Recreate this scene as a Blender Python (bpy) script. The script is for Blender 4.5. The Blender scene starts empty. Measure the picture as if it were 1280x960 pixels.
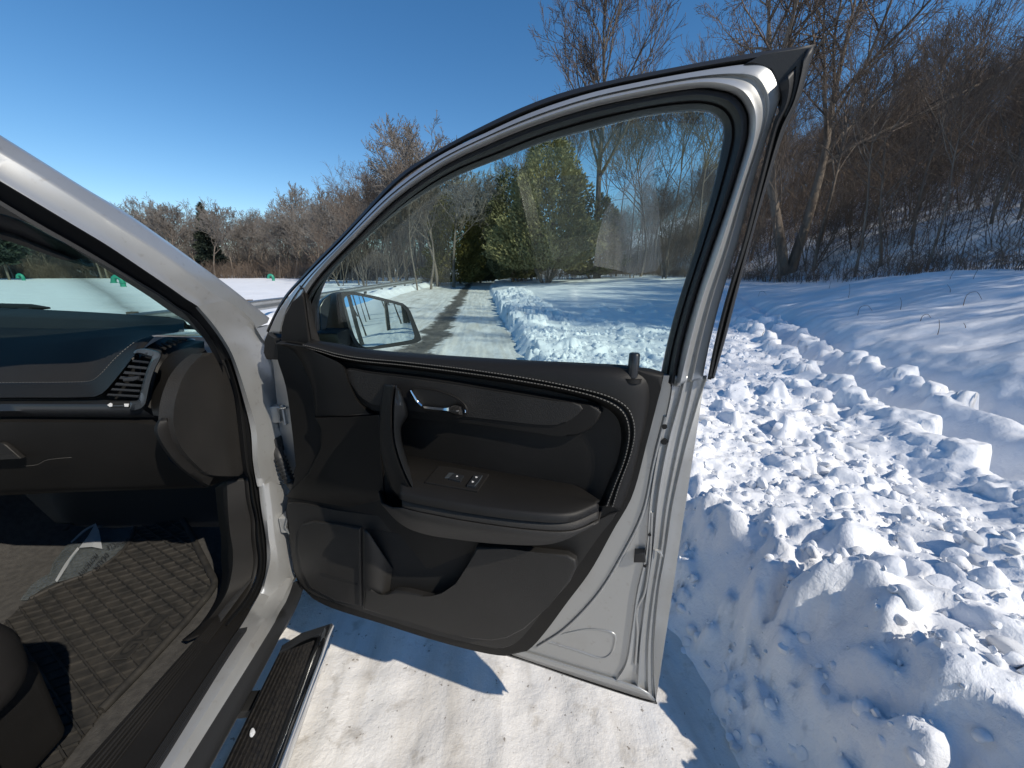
import bpy, bmesh, math, random
import numpy as np
from mathutils import Vector, Matrix
R = math.radians
sc = bpy.context.scene
col = sc.collection

# ------------------------------------------------------------------ camera, sky, sun, exposure
CAM = np.array((0.0, 0.0, 1.4)); PITCH = R(15.7); YAW = R(4.75); FOC = 481.0   # FOC: focal length for a 1280 px wide picture
cam = bpy.data.objects.new('camera', bpy.data.cameras.new('camera')); col.objects.link(cam); sc.camera = cam
cam.location = CAM; cam.rotation_euler = (R(90) - PITCH, 0, -YAW)
cam.data.sensor_width = 36; cam.data.lens = 36 * FOC / 1280; cam.data.clip_start = 0.02; cam.data.clip_end = 3000
SUN = Vector((0.713, -0.701, 0.843)).normalized()
world = bpy.data.worlds.new('World'); sc.world = world; world.use_nodes = True
wn = world.node_tree; bgn = wn.nodes['Background']
sky = wn.nodes.new('ShaderNodeTexSky'); sky.sky_type = 'NISHITA'; sky.sun_disc = False
sky.sun_elevation = math.asin(SUN.z); sky.sun_rotation = math.atan2(SUN.x, SUN.y)
sky.air_density = 1.0; sky.dust_density = 0.0; sky.ozone_density = 2.2; sky.altitude = 100
hs = wn.nodes.new('ShaderNodeHueSaturation'); hs.inputs['Saturation'].default_value = 1.29; hs.inputs['Value'].default_value = 1.07
wn.links.new(sky.outputs[0], hs.inputs['Color']); wn.links.new(hs.outputs[0], bgn.inputs[0]); bgn.inputs[1].default_value = 0.112
sl = bpy.data.lights.new('sun', 'SUN'); sl.energy = 4.2; sl.angle = R(0.55); sl.color = (1.0, 0.915, 0.785)
so = bpy.data.objects.new('sun', sl); col.objects.link(so); so.rotation_euler = (-SUN).to_track_quat('-Z', 'Y').to_euler()
so.location = (20, -20, 30)
sc.view_settings.view_transform = 'Standard'; sc.view_settings.look = 'None'; sc.view_settings.gamma = 1
sc.view_settings.exposure = 0.14
sc.cycles.max_bounces = 6; sc.cycles.diffuse_bounces = 3; sc.cycles.glossy_bounces = 3; sc.cycles.transparent_max_bounces = 10

# ------------------------------------------------------------------ helpers
cp, sp_, cy, sy = math.cos(PITCH), math.sin(PITCH), math.cos(YAW), math.sin(YAW)
def ray(u, v):
    x = u - 640.0; U = 480.0 - v
    y = FOC * cp + U * sp_; z = -FOC * sp_ + U * cp
    return np.array((x * cy + y * sy, y * cy - x * sy, z))
def hX(u, v, X): d = ray(u, v); return CAM + d * (X / d[0])
def hY(u, v, Y): d = ray(u, v); return CAM + d * (Y / d[1])
def hZ(u, v, Z): d = ray(u, v); return CAM + d * ((Z - 1.4) / d[2])
def TR(ox, oy, s, pts): return [(ox + x / s, oy + y / s) for x, y in pts]
HNG = np.array((-0.595, 1.053, 0)); DD = np.array((0.9034, -0.4288, 0)); DN = np.array((-0.4288, -0.9034, 0))
def gdoor(z): return 0.06 * max(0.0, z - 1.1) / 0.55
def hD(u, v, off):
    d = ray(u, v); n = off
    for _ in range(6):
        t = (n - np.dot(CAM - HNG, DN)) / np.dot(d, DN); p = CAM + d * t; n = off + gdoor(p[2])
    return p
def LX(pts, X): return [hX(u, v, X) for u, v in pts]
def LY(pts, Y): return [hY(u, v, Y) for u, v in pts]
def LZ(pts, Z): return [hZ(u, v, Z) for u, v in pts]
def LD(pts, o): return [hD(u, v, o) for u, v in pts]
def cr(pts, n, closed=False):
    P = np.array(pts, float); m = len(P)
    out = []
    segs = m if closed else m - 1
    for i in range(segs):
        if closed: a, b, c, d = P[(i - 1) % m], P[i], P[(i + 1) % m], P[(i + 2) % m]
        else: a, b, c, d = P[max(i - 1, 0)], P[i], P[i + 1], P[min(i + 2, m - 1)]
        l = np.linalg.norm(c - b)
        if l < 1e-9: continue
        m1 = (c - a) * (l / max(np.linalg.norm(c - b) + np.linalg.norm(b - a), 1e-9)) ; m2 = (d - b) * (l / max(np.linalg.norm(d - c) + np.linalg.norm(c - b), 1e-9))
        for k in range(8):
            t = k / 8
            out.append((2*t**3-3*t*t+1)*b + (t**3-2*t*t+t)*m1 + (-2*t**3+3*t*t)*c + (t**3-t*t)*m2)
    out.append(P[0] if closed else P[-1])
    Q = np.array(out); L = np.concatenate(([0], np.cumsum(np.linalg.norm(np.diff(Q, axis=0), axis=1))))
    tt = np.linspace(0, L[-1], n + 1 if closed else n)
    r = np.stack([np.interp(tt, L, Q[:, k]) for k in range(Q.shape[1])], 1)
    return r[:-1] if closed else r
ORG = {}
def org(o):
    return ORG.get(o.name, np.zeros(3)) if o else np.zeros(3)
def tag(o, label=None, cat=None, group=None, kind=None):
    if label: o['label'] = label
    if cat: o['category'] = cat
    if group: o['group'] = group
    if kind: o['kind'] = kind
    return o
def empty(name, loc, parent=None):
    o = bpy.data.objects.new(name, None); col.objects.link(o); o.empty_display_size = 0.1
    if parent: o.parent = parent; ORG[o.name] = org(parent)
    else: o.location = loc; ORG[o.name] = np.array(loc, float)
    return o
def fin(me, mat, smooth=40):
    if mat: me.materials.append(mat)
    if smooth:
        me.polygons.foreach_set('use_smooth', np.ones(len(me.polygons), bool))
        if smooth < 180: me.set_sharp_from_angle(angle=R(smooth))
    return me
def link(name, me, parent=None, at=None):
    o = bpy.data.objects.new(name, me); col.objects.link(o)
    if parent: o.parent = parent; ORG[o.name] = org(parent)
    elif at is not None: o.location = at; ORG[o.name] = np.array(at, float)
    else: ORG[o.name] = np.zeros(3)
    return o
def mesh(name, V, F, mat, parent=None, smooth=40, at=None):
    V = np.asarray(V, float); off = org(parent) if parent else (np.array(at, float) if at is not None else np.zeros(3))
    me = bpy.data.meshes.new(name); me.from_pydata((V - off).tolist(), [], F if isinstance(F, list) else F.tolist()); me.update()
    fin(me, mat, smooth)
    return link(name, me, parent, at)
def bmobj(name, bm, mat, parent=None, smooth=40, at=None):
    off = org(parent) if parent else (np.array(at, float) if at is not None else np.zeros(3))
    bmesh.ops.translate(bm, verts=bm.verts, vec=Vector(-off))
    me = bpy.data.meshes.new(name); bm.to_mesh(me); bm.free()
    fin(me, mat, smooth)
    return link(name, me, parent, at)
def loft(name, lines, mat, parent=None, n=48, thick=0.0, smooth=60, flip=False, closed=False, at=None, resample=True):
    L = [cr(l, n, closed) if resample else np.array(l) for l in lines]; n = len(L[0]); V = np.concatenate(L); F = []
    for i in range(len(L) - 1):
        for j in range(n if closed else n - 1):
            a = i * n + j; b = i * n + (j + 1) % n
            q = [a, b, b + n, a + n]; F.append(q[::-1] if flip else q)
    if thick:   # the visible side (towards the photographer) is the outside
        s_ = sum(np.dot(np.cross(V[q[1]] - V[q[0]], V[q[3]] - V[q[0]]), CAM - V[q[0]]) for q in F)
        if s_ < 0: F = [q[::-1] for q in F]
    o = mesh(name, V, F, mat, parent, smooth, at)
    if thick:
        s = o.modifiers.new('solid', 'SOLIDIFY'); s.thickness = thick; s.offset = -1
    return o
def cri(pts, m=6):
    P = np.array(pts, float); out = []
    for i in range(len(P)-1):
        a_, b_, c_, d_ = P[max(i-1, 0)], P[i], P[i+1], P[min(i+2, len(P)-1)]
        for k in range(m):
            t = k/m; out.append(0.5*((2*b_) + (-a_+c_)*t + (2*a_-5*b_+4*c_-d_)*t*t + (-a_+3*b_-3*c_+d_)*t**3))
    out.append(P[-1]); return out
def plate(name, P, nrm, depth, mat, parent=None, bev=0.004, n=0, seg=3, smooth=35, at=None):
    """a solid plate: closed outline P (3D, its front face), extruded by depth against nrm, rounded front rim"""
    nrm = np.array(nrm, float); nrm /= np.linalg.norm(nrm)
    if n: P = cr(P, n, True)
    P = [np.array(p) for p in P]
    N = np.zeros(3)
    for i in range(len(P)): N += np.cross(P[i] - P[0], P[(i + 1) % len(P)] - P[0])
    if np.dot(N, nrm) < 0: P = P[::-1]
    bm = bmesh.new(); vs = [bm.verts.new(p) for p in P]; f = bm.faces.new(vs)
    bk = [bm.verts.new(p - nrm * depth) for p in P]; m = len(P)
    for i in range(m): bm.faces.new((vs[i], bk[i], bk[(i + 1) % m], vs[(i + 1) % m]))
    bm.faces.new(bk[::-1])
    if bev:
        bmesh.ops.bevel(bm, geom=[e for e in f.edges], offset=bev, segments=seg, affect='EDGES', profile=0.5, clamp_overlap=True)
    bm.normal_update()
    bmesh.ops.triangulate(bm, faces=[f for f in bm.faces if len(f.verts) > 4])
    o = bmobj(name, bm, mat, parent, smooth, at)
    w = o.modifiers.new('wn', 'WEIGHTED_NORMAL'); w.keep_sharp = True
    return o
def dplate(name, px, off, depth, mat, parent, bev=0.004, n=0, **k): return plate(name, LD(px, off), DN, depth, mat, parent, bev, n, **k)
def box(name, c, s, mat, parent=None, bev=0.0, rot=None, seg=2, at=None):
    bm = bmesh.new(); bmesh.ops.create_cube(bm, size=1)
    bmesh.ops.scale(bm, vec=Vector(s), verts=bm.verts)
    if bev: bmesh.ops.bevel(bm, geom=list(bm.edges), offset=bev, segments=seg, affect='EDGES', profile=0.5, clamp_overlap=True)
    if rot is not None: bmesh.ops.rotate(bm, cent=(0, 0, 0), matrix=rot, verts=bm.verts)
    bmesh.ops.translate(bm, verts=bm.verts, vec=Vector(c))
    return bmobj(name, bm, mat, parent, 40, at)
def tube(name, P, r, mat, parent=None, n=8, m=0, at=None, closed=False, smooth=60):
    P = np.array(P, float)
    if m: P = cr(P, m)
    r = np.full(len(P), r) if np.isscalar(r) else np.interp(np.linspace(0, 1, len(P)), np.linspace(0, 1, len(r)), r)
    V = []; T = np.gradient(P, axis=0); up = np.array((0.13, 0.21, 1.0))
    for p, t, q in zip(P, T, r):
        t = t / max(np.linalg.norm(t), 1e-9); a = np.cross(t, up)
        if np.linalg.norm(a) < 1e-3: a = np.cross(t, (1, 0, 0))
        a /= np.linalg.norm(a); b = np.cross(t, a)
        for k in range(n): w = 2 * math.pi * k / n; V.append(p + q * (math.cos(w) * a + math.sin(w) * b))
    F = []
    for i in range(len(P) - 1):
        for k in range(n): F.append([i*n+k, i*n+(k+1) % n, (i+1)*n+(k+1) % n, (i+1)*n+k])
    F.append(list(range(n))[::-1]); F.append([(len(P)-1)*n+k for k in range(n)])
    return mesh(name, V, F, mat, parent, smooth, at)

# ------------------------------------------------------------------ materials
def nodes(name):
    m = bpy.data.materials.new(name); m.use_nodes = True; nt = m.node_tree
    return m, nt, nt.nodes['Principled BSDF']
def setp(b, **k):
    for a, v in k.items():
        b.inputs[a.replace('_', ' ')].default_value = v
def bump(nt, b, scale, strength, dist=0.01, detail=4, coord='Object', w=None, rough=0.6):
    tc = nt.nodes.new('ShaderNodeTexCoord'); nz = nt.nodes.new('ShaderNodeTexNoise'); bp = nt.nodes.new('ShaderNodeBump')
    nz.inputs['Scale'].default_value = scale; nz.inputs['Detail'].default_value = detail; nz.inputs['Roughness'].default_value = rough
    bp.inputs['Strength'].default_value = strength; bp.inputs['Distance'].default_value = dist
    nt.links.new(tc.outputs[coord], nz.inputs['Vector']); nt.links.new(nz.outputs['Fac'], bp.inputs['Height'])
    if w: nt.links.new(w.outputs[0], bp.inputs['Normal'])
    nt.links.new(bp.outputs[0], b.inputs['Normal']); return bp
def noisecol(nt, b, c0, c1, scale, lo=0.35, hi=0.65, detail=5, target='Base Color', coord='Object', vec=None):
    tc = nt.nodes.new('ShaderNodeTexCoord'); nz = nt.nodes.new('ShaderNodeTexNoise'); rp = nt.nodes.new('ShaderNodeValToRGB')
    nz.inputs['Scale'].default_value = scale; nz.inputs['Detail'].default_value = detail
    rp.color_ramp.elements[0].position = lo; rp.color_ramp.elements[1].position = hi
    rp.color_ramp.elements[0].color = (*c0, 1); rp.color_ramp.elements[1].color = (*c1, 1)
    if vec:
        mp = nt.nodes.new('ShaderNodeMapping'); mp.inputs['Scale'].default_value = vec
        nt.links.new(tc.outputs[coord], mp.inputs[0]); nt.links.new(mp.outputs[0], nz.inputs['Vector'])
    else: nt.links.new(tc.outputs[coord], nz.inputs['Vector'])
    nt.links.new(nz.outputs['Fac'], rp.inputs[0]); nt.links.new(rp.outputs[0], b.inputs[target]); return rp
def mixc(nt, a, b, fac, mode='MIX'):
    mx = nt.nodes.new('ShaderNodeMix'); mx.data_type = 'RGBA'; mx.blend_type = mode
    for s, v in ((6, a), (7, b)):
        if hasattr(v, 'is_linked'): nt.links.new(v, mx.inputs[s])
        else: mx.inputs[s].default_value = (*v, 1)
    if hasattr(fac, 'is_linked'): nt.links.new(fac, mx.inputs[0])
    else: mx.inputs[0].default_value = fac
    return mx.outputs[2]
def plain(name, c, rough=0.5, metal=0.0, bs=0, bst=0.1, c2=None, cs=6, coat=0, spec=0.5):
    m, nt, b = nodes(name); setp(b, Base_Color=(*c, 1), Roughness=rough, Metallic=metal, Coat_Weight=coat)
    b.inputs['Specular IOR Level'].default_value = spec
    if coat: b.inputs['Coat Roughness'].default_value = 0.08
    if c2: noisecol(nt, b, c, c2, cs)
    if bs: bump(nt, b, bs, bst, 0.002, 3)
    return m
M = {}
M['paint'] = plain('silver paint', (0.40, 0.405, 0.40), 0.38, 0.56, 900, 0.03, (0.45, 0.455, 0.45), 2.5, 0.3)
nt = M['paint'].node_tree; b = nt.nodes['Principled BSDF']; src = b.inputs['Base Color'].links[0].from_socket   # road salt and grime
tc = nt.nodes.new('ShaderNodeTexCoord')
for scl, lo, hi, cc, am in ((7, 0.52, 0.72, (0.30, 0.28, 0.25), 0.35), (70, 0.62, 0.70, (0.22, 0.19, 0.15), 0.22)):
    nz = nt.nodes.new('ShaderNodeTexNoise'); nz.inputs['Scale'].default_value = scl; nz.inputs['Detail'].default_value = 6; nt.links.new(tc.outputs['Object'], nz.inputs['Vector'])
    mr = nt.nodes.new('ShaderNodeMapRange'); mr.inputs['From Min'].default_value = lo; mr.inputs['From Max'].default_value = hi; mr.inputs['To Max'].default_value = am
    nt.links.new(nz.outputs['Fac'], mr.inputs[0]); src = mixc(nt, src, cc, mr.outputs[0])
nt.links.new(src, b.inputs['Base Color'])
M['plastic'] = plain('black grained plastic', (0.0085, 0.008, 0.0075), 0.58, 0, 900, 0.25, (0.012, 0.0112, 0.0105), 7, spec=0.3)
M['plastic_soft'] = plain('soft black vinyl', (0.0085, 0.008, 0.0075), 0.50, 0, 1400, 0.2, (0.0115, 0.0108, 0.010), 5, spec=0.32)
M['grain'] = plain('coarse grained dark plastic', (0.0125, 0.0118, 0.011), 0.60, 0, 420, 0.5, (0.019, 0.0175, 0.016), 9)
M['leather'] = plain('dark brown vinyl', (0.0125, 0.0115, 0.0108), 0.68, 0, 1000, 0.2, (0.017, 0.0155, 0.0145), 8, spec=0.25)
M['gloss'] = plain('smooth dark grey trim', (0.02, 0.022, 0.025), 0.28, 0.1)
M['greytrim'] = plain('blue grey satin trim', (0.10, 0.115, 0.13), 0.33, 0.6)
M['rubber'] = plain('black rubber', (0.012, 0.0125, 0.0135), 0.55, 0, 300, 0.1)
M['dark'] = plain('dark cavity plastic', (0.006, 0.006, 0.006), 0.8)
M['pillar'] = plain('taupe pillar trim', (0.085, 0.080, 0.074), 0.75, 0, 900, 0.3)
M['visor'] = plain('dark grey headliner edge', (0.05, 0.05, 0.052), 0.8, 0, 600, 0.3)
M['chrome'] = plain('chrome', (0.75, 0.76, 0.77), 0.09, 1.0)
M['steel'] = plain('galvanised steel', (0.36, 0.38, 0.39), 0.42, 0.85, 0, 0, (0.46, 0.47, 0.47), 5)
M['stitch'] = plain('pale grey thread', (0.13, 0.125, 0.115), 0.8)
M['white'] = plain('white print', (0.7, 0.7, 0.7), 0.5)
M['print'] = plain('black print', (0.01, 0.01, 0.012), 0.6)
M['carpet'] = plain('charcoal carpet', (0.035, 0.034, 0.033), 0.95, 0, 260, 0.9, (0.055, 0.053, 0.05), 60)
M['lower'] = plain('lower door plastic', (0.0135, 0.0128, 0.012), 0.58, 0, 700, 0.35, (0.0175, 0.0165, 0.0155), 6)
M['mirror'] = plain('mirror glass', (0.80, 0.86, 0.84), 0.01, 1.0)
M['teal'] = plain('green painted pipe', (0.02, 0.22, 0.15), 0.4, 0, 0, 0, (0.03, 0.27, 0.18), 4)
def glassmat(name, tint, gl=0.0):
    m, nt, b = nodes(name); nt.nodes.remove(b); out = nt.nodes['Material Output']
    t = nt.nodes.new('ShaderNodeBsdfTransparent'); t.inputs[0].default_value = (*tint, 1)
    g = nt.nodes.new('ShaderNodeBsdfGlossy'); g.inputs['Roughness'].default_value = gl
    lw = nt.nodes.new('ShaderNodeLayerWeight'); pw = nt.nodes.new('ShaderNodeMath'); pw.operation = 'POWER'; pw.inputs[1].default_value = 5
    ma = nt.nodes.new('ShaderNodeMath'); ma.operation = 'MULTIPLY_ADD'; ma.inputs[1].default_value = 0.6; ma.inputs[2].default_value = 0.02
    nt.links.new(lw.outputs['Facing'], pw.inputs[0]); nt.links.new(pw.outputs[0], ma.inputs[0]); x = nt.nodes.new('ShaderNodeMixShader')
    nt.links.new(ma.outputs[0], x.inputs[0]); nt.links.new(t.outputs[0], x.inputs[1]); nt.links.new(g.outputs[0], x.inputs[2])
    nt.links.new(x.outputs[0], out.inputs[0]); return m
M['glass'] = glassmat('green tinted side glass', (0.85, 0.945, 0.93))
M['windscreen'] = glassmat('green tinted windscreen', (0.80, 0.94, 0.89))
def film(name, tint, c, amt, rough):
    m, nt, b = nodes(name); out = nt.nodes['Material Output']
    setp(b, Base_Color=(*c, 1), Roughness=rough)
    t = nt.nodes.new('ShaderNodeBsdfTransparent'); t.inputs[0].default_value = (*tint, 1)
    x = nt.nodes.new('ShaderNodeMixShader'); tc = nt.nodes.new('ShaderNodeTexCoord'); nz = nt.nodes.new('ShaderNodeTexNoise')
    mp = nt.nodes.new('ShaderNodeMapping'); mp.inputs['Scale'].default_value = (60, 60, 3)
    nz.inputs['Scale'].default_value = 1.6; nz.inputs['Detail'].default_value = 6
    mr = nt.nodes.new('ShaderNodeMapRange'); mr.inputs['From Min'].default_value = 0.3; mr.inputs['From Max'].default_value = 0.75
    mr.inputs['To Min'].default_value = amt * 0.35; mr.inputs['To Max'].default_value = amt
    nt.links.new(tc.outputs['Object'], mp.inputs[0]); nt.links.new(mp.outputs[0], nz.inputs['Vector']); nt.links.new(nz.outputs['Fac'], mr.inputs[0])
    nt.links.new(mr.outputs[0], x.inputs[0]); nt.links.new(t.outputs[0], x.inputs[1]); nt.links.new(b.outputs[0], x.inputs[2]); nt.links.new(x.outputs[0], out.inputs[0])
    return m
M['reflection_paint'] = film('painted reflection on glass', (1, 1, 1), (0.46, 0.45, 0.40), 0.30, 0.9)  # window reflection put into colour as a pale, streaky, see-through coat
M['plastic_film'] = film('clear plastic film', (0.80, 0.84, 0.85), (0.30, 0.33, 0.35), 0.22, 0.08)

def snowmat(name, c0, c1, fine, fst, dirt=None):
    m, nt, b = nodes(name); setp(b, Roughness=0.55); b.inputs['Specular IOR Level'].default_value = 0.3
    rp = noisecol(nt, b, c0, c1, 1.3, 0.3, 0.7)
    if dirt:
        tc = nt.nodes.new('ShaderNodeTexCoord'); out = rp.outputs[0]
        for scl, lo, hi, dc, mp_ in dirt:
            nz = nt.nodes.new('ShaderNodeTexNoise'); nz.inputs['Scale'].default_value = scl; nz.inputs['Detail'].default_value = 6; nz.inputs['Roughness'].default_value = 0.65
            mp = nt.nodes.new('ShaderNodeMapping'); mp.inputs['Scale'].default_value = mp_
            nt.links.new(tc.outputs['Object'], mp.inputs[0]); nt.links.new(mp.outputs[0], nz.inputs['Vector'])
            mr = nt.nodes.new('ShaderNodeMapRange'); mr.inputs['From Min'].default_value = lo; mr.inputs['From Max'].default_value = hi
            nt.links.new(nz.outputs['Fac'], mr.inputs[0]); out = mixc(nt, out, dc, mr.outputs[0])
        nt.links.new(out, b.inputs['Base Color'])
    b1 = bump(nt, b, fine, fst, 0.02, 6)
    b2 = bump(nt, b, fine * 5, fst * 0.9, 0.006, 4, w=b1)
    b3 = bump(nt, b, fine * 22, fst * 0.7, 0.0016, 2, w=b2)
    return m, nt, b
M['snow'], _, _ = snowmat('snow', (0.74, 0.755, 0.78), (0.82, 0.83, 0.845), 14, 0.45)

M['bark'], nt, b = nodes('grey brown bark'); setp(b, Roughness=0.9)
noisecol(nt, b, (0.085, 0.066, 0.052), (0.21, 0.175, 0.14), 1.3, 0.3, 0.7, vec=(3, 3, 0.5)); bump(nt, b, 12, 0.7, 0.05)
M['twig'], nt, b = nodes('brown twigs'); setp(b, Roughness=0.9); noisecol(nt, b, (0.075, 0.056, 0.044), (0.15, 0.115, 0.09), 0.5, 0.35, 0.65)
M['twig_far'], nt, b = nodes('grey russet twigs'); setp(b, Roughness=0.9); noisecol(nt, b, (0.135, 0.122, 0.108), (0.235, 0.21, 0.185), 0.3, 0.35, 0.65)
M['brush'], nt, b = nodes('dead brown brush'); setp(b, Roughness=0.95); noisecol(nt, b, (0.09, 0.066, 0.05), (0.19, 0.145, 0.11), 0.6, 0.3, 0.7)
def leafmat(name, c0, c1):
    m, nt, b = nodes(name); setp(b, Roughness=0.75); noisecol(nt, b, c0, c1, 0.9, 0.3, 0.7); return m
M['cedar'] = leafmat('olive cedar foliage', (0.13, 0.125, 0.05), (0.27, 0.235, 0.10))
M['cedar_gold'] = leafmat('golden cedar foliage', (0.085, 0.080, 0.018), (0.19, 0.155, 0.036))
M['cedar_dark'] = leafmat('dark cedar foliage', (0.075, 0.080, 0.034), (0.17, 0.155, 0.068))
M['pine'] = leafmat('dark pine needles', (0.022, 0.036, 0.026), (0.05, 0.066, 0.042))
M['russet'] = leafmat('dry russet leaves', (0.16, 0.075, 0.04), (0.27, 0.14, 0.08))

# ------------------------------------------------------------------ terrain
rng = np.random.default_rng(7)
LAT = rng.random((256, 256))
def vnoise(x, y):
    xi = np.floor(x).astype(int); yi = np.floor(y).astype(int); fx = x - xi; fy = y - yi
    fx = fx*fx*(3-2*fx); fy = fy*fy*(3-2*fy)
    a = LAT[xi & 255, yi & 255]; b_ = LAT[(xi+1) & 255, yi & 255]; c = LAT[xi & 255, (yi+1) & 255]; d = LAT[(xi+1) & 255, (yi+1) & 255]
    return (a*(1-fx)+b_*fx)*(1-fy) + (c*(1-fx)+d*fx)*fy - 0.5
def fbm(x, y, f, o=4, g=0.5):
    s = 0; a = 1
    for k in range(o): s = s + a*vnoise(x*f+17.3*k, y*f+9.1*k); f *= 2.03; a *= g
    return s
def sst(a, b, x): t = np.clip((x-a)/(b-a), 0, 1); return t*t*(3-2*t)
def rz(Y): return 0.012*np.maximum(0, Y-12) * sst(12, 22, Y)
def bend(Y): return 0.0016*np.maximum(0, Y-25)**2 * np.where(Y < 90, 1, 0) + np.where(Y >= 90, 0.0016*65**2 + 0.208*(Y-90), 0)
def terrain(X, Y):
    """height of the snow, road level about 0"""
    b = bend(Y); x = X - b; p = 0.89*X - 0.45*Y; base = rz(Y)
    foot = 0.74 + 0.10*fbm(X*0, Y, 0.8, 3) + 0.10*fbm(X*0+5, Y, 4, 3)
    near = 1 - sst(9, 22, Y)
    # ploughed bank right of the road
    cr_h = (0.29 + 0.10*fbm(X*0+3, Y, 0.7, 2) + 0.07*fbm(X, Y, 2.4, 3))*np.clip(near+0.75*(1-near), 0, 1)
    nearb = 1 - sst(0.9, 2.0, Y)
    cr_h = cr_h + 0.16*nearb
    t_ = np.clip((x-foot)/(0.26+0.06*nearb+0.08*fbm(X*0, Y, 1.7, 2)), 0, 1); bank = cr_h*(0.35*t_ + 0.65*t_*t_*(3-2*t_))
    back = sst(1.15, 2.2, x)
    bank = bank - back*(0.06 + 0.05*fbm(X, Y, 0.8, 2))
    # two old wheel ruts running off to the right, the ridges beside them, then the smooth rising field
    dist = sst(0.9, 1.5, x)
    wob = 0.12*fbm(X, Y, 0.5, 2) + 0.10*fbm(X, Y, 2.6, 3)
    q = p + wob
    ruts = 0.10*np.exp(-((q-1.72)/0.13)**2) - 0.20*sst(1.74, 1.98, q)*(1-sst(2.1, 2.45, q)) + 0.06*np.exp(-((q-2.5)/0.12)**2) - 0.16*np.exp(-((q-2.86)/0.14)**2)
    bank = bank + ruts*dist*np.clip(1-0.03*np.maximum(Y-6, 0), 0.2, 1)
    field = sst(2.85, 3.35, q)*0.22 + 0.30*np.maximum(0, q-3.2)*(1-0.5*sst(5, 11, q)) + 0.16*fbm(X*0.55, Y*1.3, 0.35, 2)*sst(3, 4.5, q) + 0.03*fbm(X, Y*2, 1.2, 2)*sst(3, 4, q)
    field = np.minimum(field, 1.5 + 0.16*fbm(X, Y, 0.3, 2))
    right = bank + np.maximum(field, 0)*sst(1.5, 4, x)
    far_field = 0.35 + 0.05*np.clip(x-1, 0, 16) + 0.10*fbm(X, Y, 0.4, 3)
    w = sst(10, 22, Y)*sst(1.0, 2.0, x)
    right = right*(1-w) + np.maximum(far_field, 0)*w
    hill = np.maximum(0, X - 15 - 0.10*np.maximum(0, Y-20))
    right = right + sst(0, 6, hill)*0.37*hill*(1-0.4*sst(30, 90, hill)) + sst(1, 5, hill)*0.5*fbm(X, Y, 0.15, 3)
    # left: low bank under the guardrail, then a flat field
    lf = -5.1 - 0.18*fbm(X*0, Y, 0.6, 3)
    left = 0.32*sst(0, 0.7, lf - x)*(1-0.45*sst(0.9, 2.2, lf - x))*(1 + 0.6*fbm(X, Y, 1.6, 3)) + 0.02*fbm(X, Y, 0.2, 2)
    left = left + sst(95, 180, -x)*4
    far = sst(85, 140, Y)*3
    return base + np.where(x > -2, right*sst(foot-0.02, foot+0.02, x) - 0.05*(1-sst(foot-0.1, foot+0.05, x)), left*sst(0, 0.05, lf - x) - 0.05*(1-sst(-0.1, 0.05, lf - x))) + far*np.where(np.abs(x) > 4, 1, 0.6)

def axis(parts):
    out = []
    for a, b, s0, s1 in parts:
        v = a; 
        while v < b - 1e-6:
            out.append(v); t = (v - a)/(b - a); v += s0*(1-t) + s1*t
    return np.array(out + [parts[-1][1]])
GX = axis([(-500, -60, 60, 8), (-60, -8, 8, 0.25), (-8, -4.6, 0.1, 0.1), (-4.6, 0.55, 0.6, 0.1), (0.55, 2.6, 0.013, 0.016), (2.6, 6, 0.016, 0.05), (6, 16, 0.05, 0.3), (16, 60, 0.3, 2.5), (60, 500, 3, 60)])
GY = axis([(-300, -30, 50, 5), (-30, -0.5, 5, 0.1), (-0.5, 0.15, 0.05, 0.02), (0.15, 3.2, 0.013, 0.018), (3.2, 8, 0.02, 0.05), (8, 20, 0.05, 0.2), (20, 60, 0.2, 0.9), (60, 120, 1, 4), (120, 600, 5, 70)])
XX, YY = np.meshgrid(GX, GY, indexing='ij')
ZZ = terrain(XX, YY); Z0 = ZZ.copy()
prs = np.random.default_rng(11)
def stamp(x, y, a, b, rot, h, tilt, tdir, sharp=5.0, k0=0.70, k1=1.10):
    r = 1.5*max(a, b)
    i0, i1 = np.searchsorted(GX, (x-r, x+r)); j0, j1 = np.searchsorted(GY, (y-r, y+r))
    if i1-i0 < 3 or j1-j0 < 3: return
    sx = XX[i0:i1, j0:j1] - x; sy_ = YY[i0:i1, j0:j1] - y
    c, s = math.cos(rot), math.sin(rot)
    u = (c*sx + s*sy_)/a; v = (-s*sx + c*sy_)/b
    ang = np.arctan2(v, u); wob = 1 + 0.16*np.sin(3*ang + tdir*2) + 0.08*np.sin(5*ang + rot*7)
    q = (np.abs(u)**sharp + np.abs(v)**sharp)**(1/sharp)/wob
    ci, cj = np.searchsorted(GX, x)-1, np.searchsorted(GY, y)-1
    zc = min(ZZ[ci, cj], Z0[ci, cj] + 0.03)
    top = zc + h + tilt*(math.cos(tdir)*sx + math.sin(tdir)*sy_) + 0.10*h*fbm(XX[i0:i1, j0:j1], YY[i0:i1, j0:j1], 9, 2)
    k = 1 - sst(k0, k1, q)
    cur = ZZ[i0:i1, j0:j1]
    ZZ[i0:i1, j0:j1] = np.where(top > cur, cur + (top-cur)*k, cur)
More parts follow.
